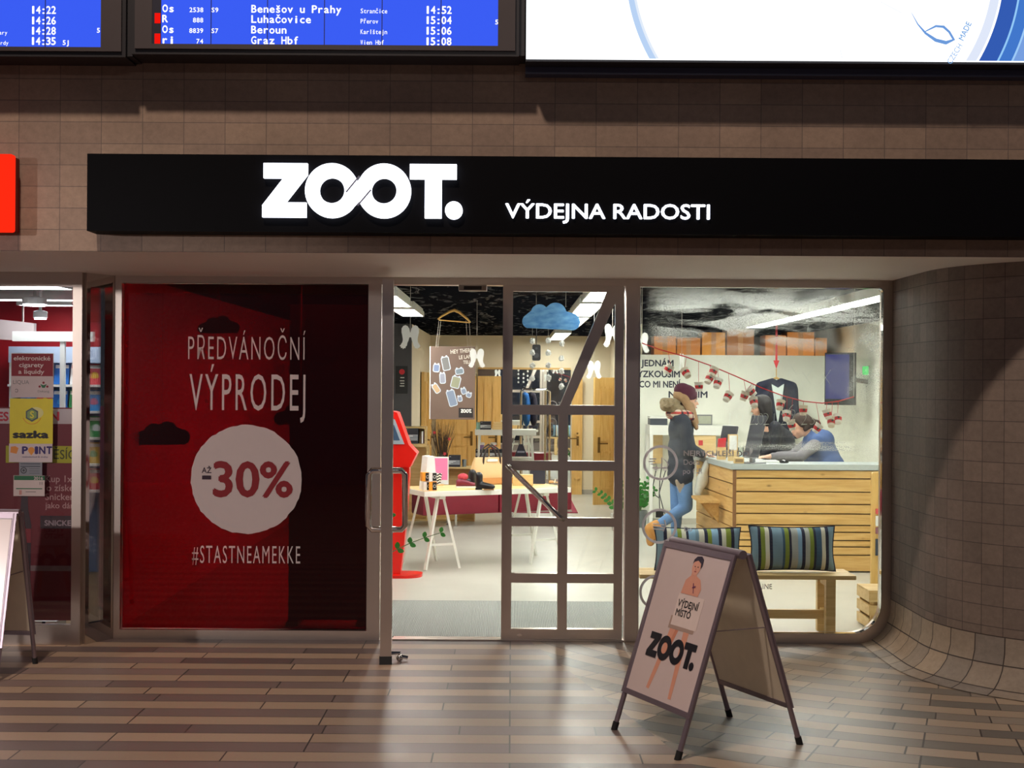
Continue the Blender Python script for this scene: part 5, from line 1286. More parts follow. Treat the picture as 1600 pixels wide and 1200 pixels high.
# ---- big wooden hanger with the poster
HYp = 4.6; c = P(709, 500, HYp)
t = thing('clothes_hanger', 'large wooden clothes hanger carrying the brown poster', 'hanger', c)
h_ = lambda x, y: P(x, y, HYp)
q = MB(); q.tube([h_(684, 499), h_(690, 494), h_(702, 487), h_(710, 484.5), h_(718, 488), h_(730, 498), h_(735, 504)], [.008, .011, .014, .016, .014, .011, .008], 8); q.tube([h_(686, 500), h_(733, 504)], .006, 8); q.build('hanger', PINEZ, t, True)
q = MB(); p = h_(710, 486); q.tube([p, (p.x, p.y, CZ-.001)], .003, 6); q.build('hook', THREAD, t)
a, b, cc_, d_ = P(672, 655, HYp), P(742, 655, HYp), P(742, 541, HYp), P(672, 541, HYp)
t = thing('poster', 'brown hanging poster with sketched gadgets and shop name in white', 'poster', ((a.x+b.x)/2, HYp, a.z))
PM = Matrix.Translation(((a.x+b.x)/2, HYp, a.z)) @ Matrix.Rotation(R(-10), 4, 'Z') @ F0; pw, ph = (b.x-a.x)*1.015, d_.z-a.z
q = MB(); q.box((-pw/2, 0, -.006), (pw/2, ph, .006), PM); q.build('sheet', mat((112, 92, 82), .8, var=.12, scale=6), t)
q = MB(); q.box((-pw/2-.008, 0, -.007), (-pw/2, ph, .007), PM); q.build('pale_edge', WPAPER, t)
PX = lambda x, y: ((x-707)*px(HYp), (655-y)*px(HYp))
q = MB()
for st, x, y, cp, an in (('HEY THERE!', 722, 551, 6, 5), ('LE LAMP', 729, 560, 5.5, 5), ('TELL', 730, 568, 5, 3)):
    u, v = PX(x, y); q.text(st, PM @ Matrix.Translation((u, v, .0075)) @ Matrix.Rotation(R(an), 4, 'Z'), cp*px(HYp), None, .02, 'C', 1, 0, .8)
q.build('headline', mat((214, 206, 194), .8), t)
for i, (x, y, w, h, an, m) in enumerate(((696, 568, 13, 22, 12, (122, 122, 122)), (681, 575, 11, 13, -5, (120, 134, 168)), (691, 591, 10, 17, 4, (150, 152, 168)), (712, 597, 15, 19, -14, (150, 152, 128)), (681, 607, 10, 16, 34, (190, 160, 124)), (706, 622, 14, 26, 16, (128, 142, 166)), (718, 580, 14, 10, 10, (124, 138, 150)), (725, 611, 9, 10, 20, (134, 146, 172)), (733, 617, 9, 8, -20, (134, 146, 172)), (719, 623, 8, 9, 10, (134, 146, 172)))):
    u, v = PX(x, y); S_ = PM @ Matrix.Translation((u, v, .0065)) @ Matrix.Rotation(R(an), 4, 'Z'); kx = px(HYp)
    q = MB(); q.prism(rounded(-w/2*kx, -h/2*kx, w/2*kx, h/2*kx, *(3*kx,)*4, 4), 0, .0012, S_); q.build('sketch', mat(m, .8), t)
    q = MB(); q.strip(rounded(-w/2*kx, -h/2*kx, w/2*kx, h/2*kx, *(3*kx,)*4, 4), rounded((-w/2+1.3)*kx, (-h/2+1.3)*kx, (w/2-1.3)*kx, (h/2-1.3)*kx, *(2*kx,)*4, 4), .0012, .002, S_)
    q.disc((-.25*w*kx, .5*h*kx), 1.7*kx, .002, .003, S_, 10); q.disc((.25*w*kx, .5*h*kx), 1.7*kx, .002, .003, S_, 10); q.build('sketch_outline', mat((196, 204, 216), .8), t)
u, v = PX(718, 652); q = MB(); q.box((u-1*px(HYp), v, .0062), (u+22*px(HYp), v+15*px(HYp), .0075), PM); q.build('logo_patch', mat((40, 34, 36), .7), t)
q = MB(); logo(q, PM @ Matrix.Translation((u+2.5*px(HYp), v+7.5*px(HYp), .0076)), 5.5*px(HYp), 17*px(HYp), 0, .0012); q.build('word_mark', WPAPER, t)
for x0, x1 in ((686, 681), (689, 684), (728, 731), (733, 736)):
    q = MB(); q.tube([h_(x0, 500.5), P(x1, 543, HYp)], .0018, 4); q.build('cord', THREAD, t)
# ---- red garland with paper cups
GY = .9; gp = [(1003, 536), (1030, 546), (1070, 557), (1110, 571), (1150, 588), (1190, 606), (1225, 619), (1255, 627), (1285, 630), (1310, 627), (1334, 620)]
GPt = [P(x, y, GY) for x, y in gp]
t = thing('garland', 'red garland cord drooping across the big window', 'garland', GPt[5])
q = MB(); q.tube(GPt, .0042, 6); q.build('cord', REDTHREAD, t, True)
q = MB()
for e in (GPt[0], GPt[-1]): q.tube([e, (e.x, e.y, CZ-.001)], .0016, 4)
q.build('hanging_thread', THREAD, t)
def gy(x):
    for (xa, ya), (xb, yb) in zip(gp, gp[1:]):
        if xa <= x <= xb: return ya+(yb-ya)*(x-xa)/(xb-xa)
    return gp[-1][1]
ORD = ['first', 'second', 'third', 'fourth', 'fifth', 'sixth', 'seventh', 'eighth', 'ninth']
cups = sorted([(1044, 577), (1072, 583), (1092, 604), (1108, 592), (1114, 581), (1121, 599), (1137, 620), (1163, 619), (1174, 612), (1178, 629), (1219, 633), (1229, 650), (1237, 664), (1255, 641), (1277, 669), (1293, 647), (1299, 660), (1309, 655)])
rnd = random.Random(6)
def make_cup(x, y, label, cc):
    c = P(x, y, GY); s = 8.0*px(GY); t = thing('paper_cup', label, 'paper cup', c, 0, 'paper cups hanging on the red garland')
    M = Matrix.Rotation(R(rnd.uniform(-55, 55)), 4, 'Y') @ Matrix.Rotation(R(rnd.uniform(-35, 10)), 4, 'X')
    q = MB(); q.lathe([(.62*s, -.95*s), (.86*s, .8*s), (.92*s, .86*s), (.92*s, .92*s), (.82*s, .92*s), (.58*s, -.8*s)], c, 16, M); q.build('cup', cc, t, True)
    q = MB(); q.lathe([(.70*s, -.42*s), (.80*s, .25*s), (.82*s, .25*s), (.72*s, -.42*s)], c, 16, M); q.build('ribbon_band', REDTHREAD, t, True)
    a = M @ Vector((0, -.78*s, .05*s)); q = MB(); q.ball(c+a, .22*s, 6); q.build('seal', mat((44, 70, 60), .7), t)
    tp = P(x+rnd.uniform(-2, 2), gy(x), GY); q = MB(); q.tube([c+(M @ Vector((0, 0, .9*s))), tp], .0018, 4); q.build('thread', REDTHREAD, t)
for i, (x, y) in enumerate(cups):
    lab = 'white paper cup with red band on the garland, %s from the %s end' % ((ORD[i], 'left') if i < 9 else (ORD[17-i], 'right'))
    make_cup(x, y, lab, mat(((228, 222, 206), (220, 208, 186), (234, 230, 220))[i % 3], .7))
# ================================================================ KIOSK AT THE FAR LEFT
KRED = mat((206, 26, 38), .5, var=.05)
wallbox('wall_kiosk_back', (-6, 3.2, 0), (-2.745, 3.3, 2.45), KRED)
wallbox('floor_kiosk', (-6, -.22, .0005), (-2.745, 3.2, .004), mat((150, 120, 84), .4, var=.1))
g = NG('kiosk_grid_ceiling'); w = g.n('TexWave', i_Vector=g.coord(rot=(0, 0, R(8))), i_Scale=7.0, bands_direction='Y', i_Distortion=.4)
KCEIL = g.end(g.bsdf(g.mix(w.outputs[1], (.13, .14, .17), (.52, .55, .62)), .5))
wallbox('ceiling_kiosk', (-6, -.2, 2.42), (-2.745, 3.2, 2.45), KCEIL)
wallbox('wall_kiosk_side', (-2.745, .04, 0), (-2.73, 3.2, 2.45), mat((176, 170, 172), .6))
# ceiling lights
for (x, y, r, w, s) in ((54, 478, 17, 'larger and nearer', 24), (63, 499, 9, 'smaller and lower', 20)):
    Y = 1.1 if r > 10 else 1.5; c = P(x, y, Y); t = thing('spot_light', 'bright round lamp under the kiosk ceiling, ' + w, 'lamp', c, 0, 'kiosk lamps')
    q = MB(); q.lathe([(0, 0), (r*px(Y), 0)], c, 24); q.lathe([(r*px(Y), 0), (r*px(Y), .01), (0, .012)], c, 24); q.build('diffuser', emit((238, 240, 255), s), t)
    q = MB(); q.lathe([(r*px(Y)+.008, .0125), (r*px(Y)+.008, .06), (.02, .07)], c, 24); q.tube([(c.x, c.y, c.z+.06), (c.x, c.y, 2.4195)], .012, 8); q.build('housing', WPAINT, t)
for x0, x1, y0, y1, w in ((-3.9, -3.1, .25, .55, 'nearest the pane'), (-4.2, -3.0, 1.75, 1.95, 'added in the middle for brightness'), (-4.2, -3.0, 2.55, 2.70, 'added above the magazines for brightness')):  # the two deeper panels are added to brighten the kiosk
    led(x0, x1, y0, y1, 'LED light in the kiosk ceiling, '+w, emit((244, 246, 255), 16.0), 2.42)
# pale bulkhead
t = thing('bulkhead_panel', 'pale hanging panel across the kiosk at the left photo edge', 'panel', (-3.9, 2.2, 2.0))
a, b = P(-60, 530, 2.2), P(53, 497, 2.2); q = MB(); q.prism([(a.x-.6, a.z+.04), (b.x, P(53, 533, 2.2).z), (b.x, P(53, 505, 2.2).z), (a.x-.6, P(0, 490, 2.2).z+.05)], -2.26, -2.2, F0); q.build('panel', mat((206, 190, 186), .7), t)
q = MB(); 
for x in (a.x, b.x-.1): q.tube([(x, 2.23, b.z-.05), (x, 2.23, 2.4195)], .01, 6)
q.build('hanger_rod', STEEL, t)
# white post and blue-grey panel, magazines on shelves
t = thing('white_post', 'white post and rail in front of the magazine shelves', 'post', (P(98, 600, 2.0).x, 2.0, 0))
x = P(98, 600, 2.0).x; q = MB(); q.box((x-.018, 1.98, 0), (x+.018, 2.02, 2.08)); q.build('post', WPAINT, t); q = MB(); q.box((x-.4, 1.97, 2.02), (x+.25, 2.03, 2.10)); q.build('rail', WPAINT, t)
t = thing('magazine_shelf', 'white magazine shelf along the kiosk back wall', 'shelf', (-3.6, 2.95, 0))
sx0, sx1 = -4.4, -2.87; shelves = (.75, .98, 1.21, 1.44, 1.67)
q = MB(); q.box((sx0, 3.10, .0045), (sx1, 3.195, 1.95)); q.build('back_panel', mat((120, 150, 190), .6), t)
for z in shelves:
    q = MB(); q.box((sx0, 2.86, z-.02), (sx1, 3.10, z)); q.build('shelf_board', WPAINT, t)
q = MB(); q.box((sx0, 2.9, .0045), (sx0+.03, 3.10, 1.95)); q.build('side_panel', WPAINT, t)
q = MB(); q.box((sx0, 2.88, 1.86), (sx1, 3.0, 2.0)); q.build('header', mat((196, 214, 236), .5), t)
rnd = random.Random(12); MAGC = [(44, 110, 190), (214, 48, 60), (236, 236, 232), (60, 150, 220), (236, 190, 60), (40, 60, 140), (226, 120, 150), (70, 160, 90)]
proto = {}
for i, z in enumerate(shelves):
    x = sx0+.08
    while x < sx1-.16:
        cc = MAGC[(i*3+int(x*17)) % 8] if rnd.random() < .5 else rnd.choice(MAGC[:4])
        loc = (x+.07, 2.93, z)
        if cc not in proto:
            m = thing('magazine', 'colourful magazine standing on the kiosk shelf', 'magazine', loc, 0, 'magazines on the kiosk shelves')
            B = Matrix.Translation(loc) @ Matrix.Rotation(R(-12), 4, 'X')
            q = MB(); q.box((-.065, -.004, .001), (.065, .004, .185), B); q.build('cover', mat(cc, .35), m)
            q = MB(); q.box((-.058, -.006, .145), (.058, -.0042, .175), B); q.build('title_band', mat((240, 236, 230) if cc != (236, 236, 232) else (206, 40, 50), .5), m)
            q = MB(); q.ball(B @ Vector((.01, -.005, .07)), (.034, .0025, .045), 8); q.build('cover_picture', mat(MAGC[(MAGC.index(cc)+3) % 8], .5), m)
            proto[cc] = m
        else: dup(proto[cc], loc)
        x += rnd.uniform(.138, .155)
for i, m in enumerate([o for o in COL.objects if o.name.startswith('magazine') and o.type == 'EMPTY' and 'shelf' not in o.name]):
    pass
# hanging red board with black letters, notices and posters on the pane
t = thing('red_board', 'red board at the top right inside the kiosk', 'panel', (-2.95, 1.0, 2.0))
q = MB(); a, b = P(113, 503, 1.4), P(152, 452, 1.4); q.box((a.x, 1.4, a.z), (-2.845, 1.43, b.z+.06)); q.build('board', mat((236, 44, 40), .5), t)
q = MB(); q.box((a.x+.1, 1.41, b.z+.06), (a.x+.12, 1.42, 2.4195)); q.build('hanger', STEEL, t)
GY_ = KY-.0048
def notice(name, label, x0, y0, x1, y1, m, fn=None, cat='notice', Y=GY_, grp='notices on the kiosk glass'):
    a, b = P(x0, y1, Y), P(x1, y0, Y)
    t = thing(name, label, cat, ((a.x+b.x)/2, Y, a.z), 0, grp)
    q = MB(); q.box((a.x, Y-.0012, a.z), (b.x, Y, b.z)); q.build('sheet', m, t)
    if fn: fn(t, Y-.0012)
    return t
def kt(t, st, x, y, cap, m, Y, bold=.02, w=None, al='C', nm='lettering'):
    a = P(x, y, Y); q = MB(); q.text(st, frame((a.x, Y-.0006, a.z)), cap*px(Y), w*px(Y) if w else None, bold, al); q.build(nm, m, t)
def krect(t, x0, y0, x1, y1, m, Y, nm, d=.0005):
    a, b = P(x0, y1, Y), P(x1, y0, Y); q = MB(); q.box((a.x, Y-d, a.z), (b.x, Y+.0001, b.z)); q.build(nm, m, t)
KINK = mat((30, 30, 34), .6); KWHITE = mat((226, 206, 204), .6); KDR = mat((142, 22, 44), .6); PURP = mat((50, 30, 110), .6); KGREEN = mat((36, 110, 70), .6)
def n1(t, Y):
    krect(t, 18, 553, 83, 587.5, KDR, Y, 'red_field')
    for st, x, y in (('elektronické', 50, 563, ), ('cigarety', 49, 573.5), ('a liquidy', 49, 584)): kt(t, st, x, y, 6.6, KWHITE, Y-.0006, .02, {'elektronické': 57, 'cigarety': 38, 'a liquidy': 40}[st])
    kt(t, 'LIQUA', 33, 600, 6, mat((130, 126, 126), .6), Y, 0, 25); kt(t, 'Ɔ', 26, 613, 5, KINK, Y, 0)
    c = P(68, 603, Y); k = px(Y); q = MB()
    for dx, dz in ((0, 5), (-6, -1), (6, -1)): q.disc((c.x+dx*k, c.z+dz*k), 1.8*k, -Y, -Y+.0006, F0, 14)
    q.build('red_dots', KDR, t); q = MB(); q.prism([(c.x+x*k, c.z+z*k) for x, z in ((-5, 3), (-2, -3), (2, -3), (5, 3), (0, 1))], -Y, -Y+.0006, F0); q.build('green_emblem', KGREEN, t)
    kt(t, 'Dekang', 68, 613, 3.4, mat((130, 126, 126), .6), Y, 0, 18)
notice('notice', 'red and white notice about electronic cigarettes, uppermost on the kiosk glass', 17, 552, 84, 621, mat((214, 196, 196), .6), n1)
def n2(t, Y):
    c = P(50, 648, Y); k = px(Y)
    hexp = lambda r: [(c.x+r*k*math.sin(math.pi/3*i), c.z+r*k*math.cos(math.pi/3*i)) for i in range(6)]
    q = MB(); q.ball((c.x+6*k, Y-.0002, c.z+3*k), (12*k, .0004, 9*k), 10); q.build('pale_glow_mark', mat((236, 228, 150), .6), t)
    q = MB(); q.prism(hexp(11)[::-1], -Y, -Y+.0010, F0); q.build('hexagon', mat((30, 50, 60), .4), t); q = MB(); q.prism(hexp(8.5)[::-1], -Y+.001, -Y+.0014, F0); q.build('hexagon_face', mat((120, 150, 60), .4), t)
    kt(t, 'S', 50, 653, 10, mat((226, 214, 50), .5), Y-.0012, .03)
    q = MB(); q.ring((c.x, c.z), 14*k, 15*k, -Y, -Y+.0006, F0, 40, 200, 340); q.build('orange_arc', mat((230, 150, 40), .6), t)
    kt(t, 'sazka', 48, 684, 10.5, KINK, Y, .055, 54)
notice('notice', 'bright yellow notice with a green hexagon and black lettering on the kiosk glass', 15, 623, 83, 693, mat((232, 214, 10), .5), n2)
def n3(t, Y):
    for st, x, w in (('P', 39, 8), ('I', 57, 3), ('N', 66, 9), ('T', 77, 8)): kt(t, st, x, 709, 11, PURP, Y, .04, w)
    c = P(49, 703.5, Y); k = px(Y); q = MB(); q.disc((c.x, c.z), 5*k, -Y, -Y+.0006, F0, 18); q.prism([(c.x-4*k, c.z-3*k), (c.x, c.z-8*k), (c.x+4*k, c.z-3*k)], -Y, -Y+.0007, F0); q.build('orange_pin', mat((236, 150, 30), .5), t)
    c = P(22, 703, Y); q = MB(); q.prism([(c.x+x*k, c.z+z*k) for x, z in ((-6, -4), (4, -6), (7, 3), (2, 6), (-5, 5))], -Y, -Y+.0006, F0); q.build('orange_emblem', mat((230, 140, 40), .5), t)
    kt(t, 'maloobchod & služby', 55, 715, 2.4, PURP, Y, 0, 40)
notice('notice', 'white notice with purple lettering and an orange pin below the yellow one', 14, 693.5, 82, 722, mat((222, 204, 204), .6), n3)
def n4(t, Y):
    c = P(37, 735, Y); k = px(Y); q = MB(); q.ring((c.x, c.z), 3.5*k, 5*k, -Y, -Y+.0006, F0, 24); q.disc((c.x, c.z), 2*k, -Y, -Y+.0006, F0, 12); q.build('seal', mat((70, 72, 78), .6), t)
    for y in (724, 728): krect(t, 32, y, 63, y+1.4, mat((84, 88, 98), .6), Y, 'print_line')
    for y in (732, 735.5, 739): krect(t, 46, y, 62, y+.8, mat((110, 112, 118), .6), Y, 'print_line')
notice('card', 'small grey licence card below the white and purple notice', 30, 722.5, 66, 742.5, mat((146, 148, 156), .6), n4)
def n5(t, Y):
    krect(t, 22, 743.5, 70, 750, KGREEN, Y, 'green_band'); kt(t, '2016', 60, 749.5, 4.6, KWHITE, Y-.0006, .03, 14)
    krect(t, 25, 763, 66, 764.2, KGREEN, Y, 'print_line'); kt(t, '11', 64, 757.5, 4.5, KINK, Y, 0, 4)
    krect(t, 30, 766, 34, 773, mat((210, 150, 140), .6), Y, 'stamp'); krect(t, 40, 768, 56, 769, mat((150, 130, 130), .6), Y, 'print_line')
notice('card', 'pale card with a green top band dated 2016, lowest card on the kiosk glass', 21, 743, 70, 775, mat((226, 206, 200), .6), n5)
# big red poster behind the pane
PYk = KY+.03
t = notice('poster', 'dark red advertising poster behind the lower half of the kiosk glass', -120, 637, 114, 968, mat((122, 16, 38), .55, var=.06, scale=4), None, 'poster', PYk, None)
krect(t, -120, 639, 114, 661, mat((206, 186, 190), .6), PYk-.0012, 'pale_band')
for st, x, w in (('DNES', -9, 44), ('S DNES', 120, 78)):
    a = P(x, 657, PYk); q = MB(); q.text(st if st == 'DNES' else 'S DN', frame((a.x if st == 'DNES' else P(70, 657, PYk).x+.0, PYk-.0024, a.z)), 13*px(PYk), (w if st == 'DNES' else 44)*px(PYk), .035, 'C'); q.build('lettering', mat((196, 30, 56), .6), t)
krect(t, 9, 697, 114, 723, mat((190, 178, 40), .6), PYk-.0012, 'yellow_band')
a = P(84, 717, PYk); q = MB(); q.text('ĚSÍC', frame((a.x, PYk-.0024, a.z)), 14*px(PYk), 34*px(PYk), .01, 'L'); q.build('lettering', mat((84, 84, 40), .6), t)
for st, x, y, cp, w in (('Kup 1xl', 71, 753, 10, 44), ('o získe', 73, 767, 10, 42), ('Snicker', 71, 781, 10, 44), ('jako dár', 71, 794, 9, 44)):
    a = P(x, y, PYk); q = MB(); q.text(st, frame((a.x, PYk-.002, a.z)), cp*px(PYk), w*px(PYk), .008, 'L'); q.build('lettering', mat((206, 160, 160), .7), t)
krect(t, 63, 806, 114, 826, mat((66, 44, 56), .6), PYk-.0012, 'dark_band')
a = P(70, 821, PYk); q = MB(); q.text('SNICKERS', frame((a.x, PYk-.0024, a.z)), 8*px(PYk), 54*px(PYk), .03, 'L'); q.build('lettering', mat((176, 150, 160), .6), t)
c = P(38, 840, PYk); k = px(PYk); q = MB(); q.prism([(c.x+x*k, c.z+z*k) for x, z in ((-10, -60), (10, -60), (11, 20), (6, 44), (5, 66), (-5, 66), (-6, 44), (-11, 20))], -PYk+.0012, -PYk+.002, F0); q.build('bottle_picture', mat((60, 34, 48), .5), t, label='dark bottle picture')
q = MB(); q.prism([(c.x+x*k, c.z+z*k) for x, z in ((-10.5, -8), (10.5, -8), (10.5, 14), (-10.5, 14))], -PYk+.002, -PYk+.0025, F0); q.build('bottle_label', mat((150, 30, 50), .5), t)
krect(t, 44, 884, 114, 892, mat((150, 120, 124), .6), PYk-.0012, 'pale_line')
# pale box below the poster
t = thing('plinth_box', 'pale plinth box under the poster inside the kiosk', 'box', (P(80, 975, .1).x, .1, 0))
q = MB(); q.box((P(50, 980, .1).x, .1, .0045), (P(88, 980, .1).x, .3, .085)); q.build('body', WPAINT, t); q = MB(); q.box((P(66, 980, .1).x, .094, .0045), (P(71, 980, .1).x, .1, .085)); q.build('dark_joint', BLACK, t)
# ================================================================ DARK SHAPES BEHIND THE RED FILM
t = thing('partition_screen', 'dark free-standing panel behind the right part of the red film', 'panel', (-1.2, .6, 0))
q = MB(); q.box((P(452, 700, .55).x, .55, .03), (P(588, 700, .55).x, .58, 2.25)); q.build('board', mat((22, 20, 24), .7), t)
q = MB(); q.box((P(452, 700, .55).x, .45, 0), (P(470, 700, .55).x, .75, .03)); q.box((P(560, 700, .55).x, .45, 0), (P(588, 700, .55).x, .75, .03)); q.build('foot', BLACK, t)
def silhouette_cloud(x, y, w, label, Y=.8):
    c = P(x, y, Y); s = w*px(Y)/4; t = thing('hanging_cloud', label, 'decoration', c, 0, 'silhouette-coloured clouds behind the red film')
    pts = []
    for cx_, cz_, r, a0, a1 in ((-1.5, -.1, .5, 250, 120), (-.6, .35, .62, 165, 60), (.4, .42, .7, 125, 25), (1.45, 0, .55, 75, -70)):
        for i in range(8):
            an = R(a0+(a1-a0)*i/7); pts.append((c.x+(cx_+r*math.cos(an))*s, c.z+(cz_+r*math.sin(an))*s))
    q = MB(); q.prism(pts[::-1], -Y-.01, -Y+.01, F0); q.build('cloud', mat((26, 26, 34), .8), t)  # backlit silhouette: its shade is put into the dark cloud colour
    q = MB(); q.tube([(c.x, Y, c.z+.3*s), (c.x, Y, CZ-.001)], .002, 4); q.build('thread', THREAD, t)
silhouette_cloud(342, 512, 66, 'hanging cloud coloured as a silhouette behind the upper sale lettering'); silhouette_cloud(253, 683, 88, 'hanging cloud coloured as a silhouette behind the film, left of the sale disc'); silhouette_cloud(470, 652, 84, 'hanging cloud coloured as a silhouette behind the film, right above the sale disc', .40)
# ================================================================ PEOPLE
def hand(prims, w, f, side, up=Vector((0, 0, 1)), s=1.0, curl=.5):
    """palm and five bent fingers from the wrist w pointing along f; side = direction of the thumb"""
    f = Vector(f).normalized(); side = Vector(side); side = (side-f*side.dot(f)).normalized(); dn = f.cross(side).normalized()
    if dn.z > 0: dn = -dn
    pc = w+f*.045*s
    prims.append(('c', w, w+f*.03*s, .022*s, .024*s))
    for k in (-1, 0, 1): prims.append(('c', w+f*.02*s+side*k*.012*s, w+f*.085*s+side*k*.022*s, .013*s, .012*s))
    for k, L in ((1.5, .062), (.5, .072), (-.5, .066), (-1.5, .052)):
        b = w+f*.085*s+side*k*.018*s; m = b+(f+dn*curl*.3).normalized()*L*.5*s; e = m+(f*.9+dn*curl).normalized()*L*.5*s
        prims += [('c', b, m, .0085*s, .008*s), ('c', m, e, .008*s, .0065*s)]
    b = w+f*.03*s+side*.022*s; m = b+(f*.6+side*.7).normalized()*.035*s; prims += [('c', b, m, .011*s, .009*s), ('c', m, m+(f*.9+side*.2+dn*.2).normalized()*.03*s, .009*s, .0075*s)]
def head(prims, c, d, s=1.0, tilt=0.0):
    """skull, jaw, nose, lips, ears around c; d = level facing direction, tilt = nod downwards"""
    d = Vector(d).normalized(); r = Vector((d.y, -d.x, 0)); f = (d*math.cos(tilt)+Vector((0, 0, -math.sin(tilt)))).normalized(); u = r.cross(f).normalized()
    if u.z < 0: u = -u
    p = lambda a, b, cc: Vector(c)+f*a*s+r*b*s+u*cc*s
    M = Matrix((f, r, u)).transposed().to_euler()
    prims += [('e', p(-.012, 0, .028), (.098*s, .074*s, .088*s), M), ('e', p(.028, 0, -.038), (.060*s, .054*s, .070*s), M), ('e', p(.055, 0, -.088), (.030*s, .030*s, .022*s), M),
              ('c', p(.086, 0, .010), p(.112, 0, -.026), .009*s, .013*s), ('e', p(.090, 0, -.056), (.014*s, .024*s, .007*s), M), ('e', p(.088, 0, -.066), (.013*s, .021*s, .008*s), M),
              ('e', p(.084, 0, .020), (.014*s, .050*s, .010*s), M)]
    for q in (-1, 1): prims += [('e', p(-.008, q*.074, -.012), (.018*s, .010*s, .030*s), M), ('e', p(.055, q*.036, -.028), (.028*s, .022*s, .024*s), M)]
    return p, M
def face_bits(root, p, M, s=1.0, lip=(170, 84, 84)):
    for q in (-1, 1):
        b = MB(); b.ball(p(.084, q*.031, .004), (.008*s, .014*s, .008*s), 8, M.to_matrix().to_4x4()); e = b.build('eye', mat((236, 232, 226), .3), root, True)
        b = MB(); b.ball(p(.0905, q*.031, .003), (.003*s, .006*s, .006*s), 6, M.to_matrix().to_4x4()); b.build('iris', mat((44, 32, 26), .2), e, True)
        b = MB(); b.tube([p(.090, q*.014, .024), p(.093, q*.032, .029), p(.083, q*.050, .022)], .0038*s, 5); b.build('eyebrow', mat((60, 42, 34), .8), root, True)
    b = MB(); b.ball(p(.101, 0, -.061), (.005*s, .018*s, .007*s), 6, M.to_matrix().to_4x4()); b.build('lips', mat(lip, .5), root, True)
HAIR_D = mat((28, 22, 22), .75, var=.25, scale=60); HAIR_B = mat((150, 118, 84), .8, var=.25, scale=50); HAIR_M = mat((56, 40, 32), .8, var=.25, scale=60)
# ---------------------------------------------------------------- customer at the end of the counter
AY = 4.62; kA = px(AY)
A = lambda x, y, d=0.0: P(x, y, AY) + Vector((0, d, 0))
t = thing('person', 'person in dark parka, maroon beanie and jeans leaning at the counter end, one foot raised', 'person', (A(1058, 866).x, AY, 0))
pr = []; fx = Vector((1, -.05, 0)); hc = A(1074, 626)
p, M = head(pr, hc, fx, .98, .10)
pr += [('c', A(1068, 650), A(1072, 634), .056, .05), ('e', A(1065, 662), (.10, .16, .12), (0, 0, 0)), ('e', A(1064, 690), (.10, .145, .17), (0, 0, 0)), ('e', A(1065, 728), (.105, .155, .16), (0, 0, 0))]
# arms: near (right) arm reaching to the counter, far arm too
for sg, wx in ((-1, 1100), (1, 1102)):
    sh, el, wr = A(1066, 659, sg*.16), A(1074, 699, sg*.20), A(wx-2, 710.5, sg*.10+.02)
    pr += [('c', sh, el, .050, .042), ('c', el, wr, .040, .028)]
    hand(pr, wr, Vector((1, -sg*.05, -.10)), Vector((0, -sg, .1)), s=.95, curl=.5)
# legs: far leg straight to the floor, near leg bent back with the boot raised
hipn, hipf = A(1066, 744, -.08), A(1062, 744, .08)
kn, an_ = A(1070, 790, -.10), A(1022, 822, -.10); kf, af = A(1059, 796, .07), A(1056, 853, .07)
pr += [('c', hipn, kn, .085, .060), ('c', kn, an_, .056, .038), ('c', hipf, kf, .085, .058), ('c', kf, af, .055, .038)]
toe = Vector((.10, 0, -.05))
pr += [('c', an_+Vector((-.03, 0, -.01)), an_+Vector((-.035, 0, -.13)), .035, .026), ('c', af+Vector((0, 0, -.04)), Vector((af.x+.12, af.y, .035)), .038, .03)]
body = blob('body', pr, SKIN, t, .011, 5)
face_bits(t, p, M, .98)
blob('jeans', [('e', A(1064, 742), (.112, .165, .10), (0, 0, 0)), ('c', hipn, kn, .094, .068), ('c', kn, an_, .064, .045), ('c', hipf, kf, .094, .066), ('c', kf, af+Vector((0, 0, .03)), .063, .045)], mat((96, 132, 178), .8, var=.22, scale=22), t, .012, 5)
COAT = mat((44, 48, 58), .8, var=.25, scale=18)
blob('parka', [('c', A(1062, 656, -.13), A(1062, 656, .13), .085, .085), ('e', A(1064, 672), (.128, .19, .17), (0, 0, 0)), ('e', A(1064, 702), (.132, .19, .20), (0, 0, 0)), ('e', A(1064, 728), (.138, .195, .16), (0, 0, 0)), ('c', A(1063, 742, -.09), A(1063, 742, .09), .125, .125)] +
     [q for sg in (-1, 1) for q in (('c', A(1065, 659, sg*.16), A(1074, 699, sg*.205), .074, .062), ('c', A(1074, 699, sg*.205), A(1094, 708.5, sg*.12+.02), .060, .046))], COAT, t, .013, 6)
FUR = mat((132, 116, 90), .95, var=.5, scale=40)
rnd = random.Random(3); fur = [('c', A(1060, 640, sg*.12), A(1041, 634, sg*.05), .05, .055) for sg in (-1, 1)] + [('c', A(1041, 634, -.06), A(1041, 634, .06), .06, .06), ('c', A(1052, 628, -.1), A(1038, 629, 0), .04, .05)]
fur += [('c', A(1048+rnd.uniform(-12, 14), 633+rnd.uniform(-6, 6), rnd.uniform(-.14, .10)), A(1048+rnd.uniform(-16, 16), 632+rnd.uniform(-10, 9), rnd.uniform(-.17, .12)), .017, .005) for i in range(90)]
blob('fur_hood', fur, FUR, t, .010, 1, 'brown fur-trimmed hood')
g = NG('checked_scarf'); x = g.n('SeparateXYZ'); g.set(x.inputs[0], g.coord())
f1 = g.math('GREATER_THAN', g.math('FRACT', g.math('MULTIPLY', x.outputs[2], 16.0)), .62); f2 = g.math('GREATER_THAN', g.math('FRACT', g.math('MULTIPLY', g.math('ADD', x.outputs[0], x.outputs[1]), 14.0)), .62)
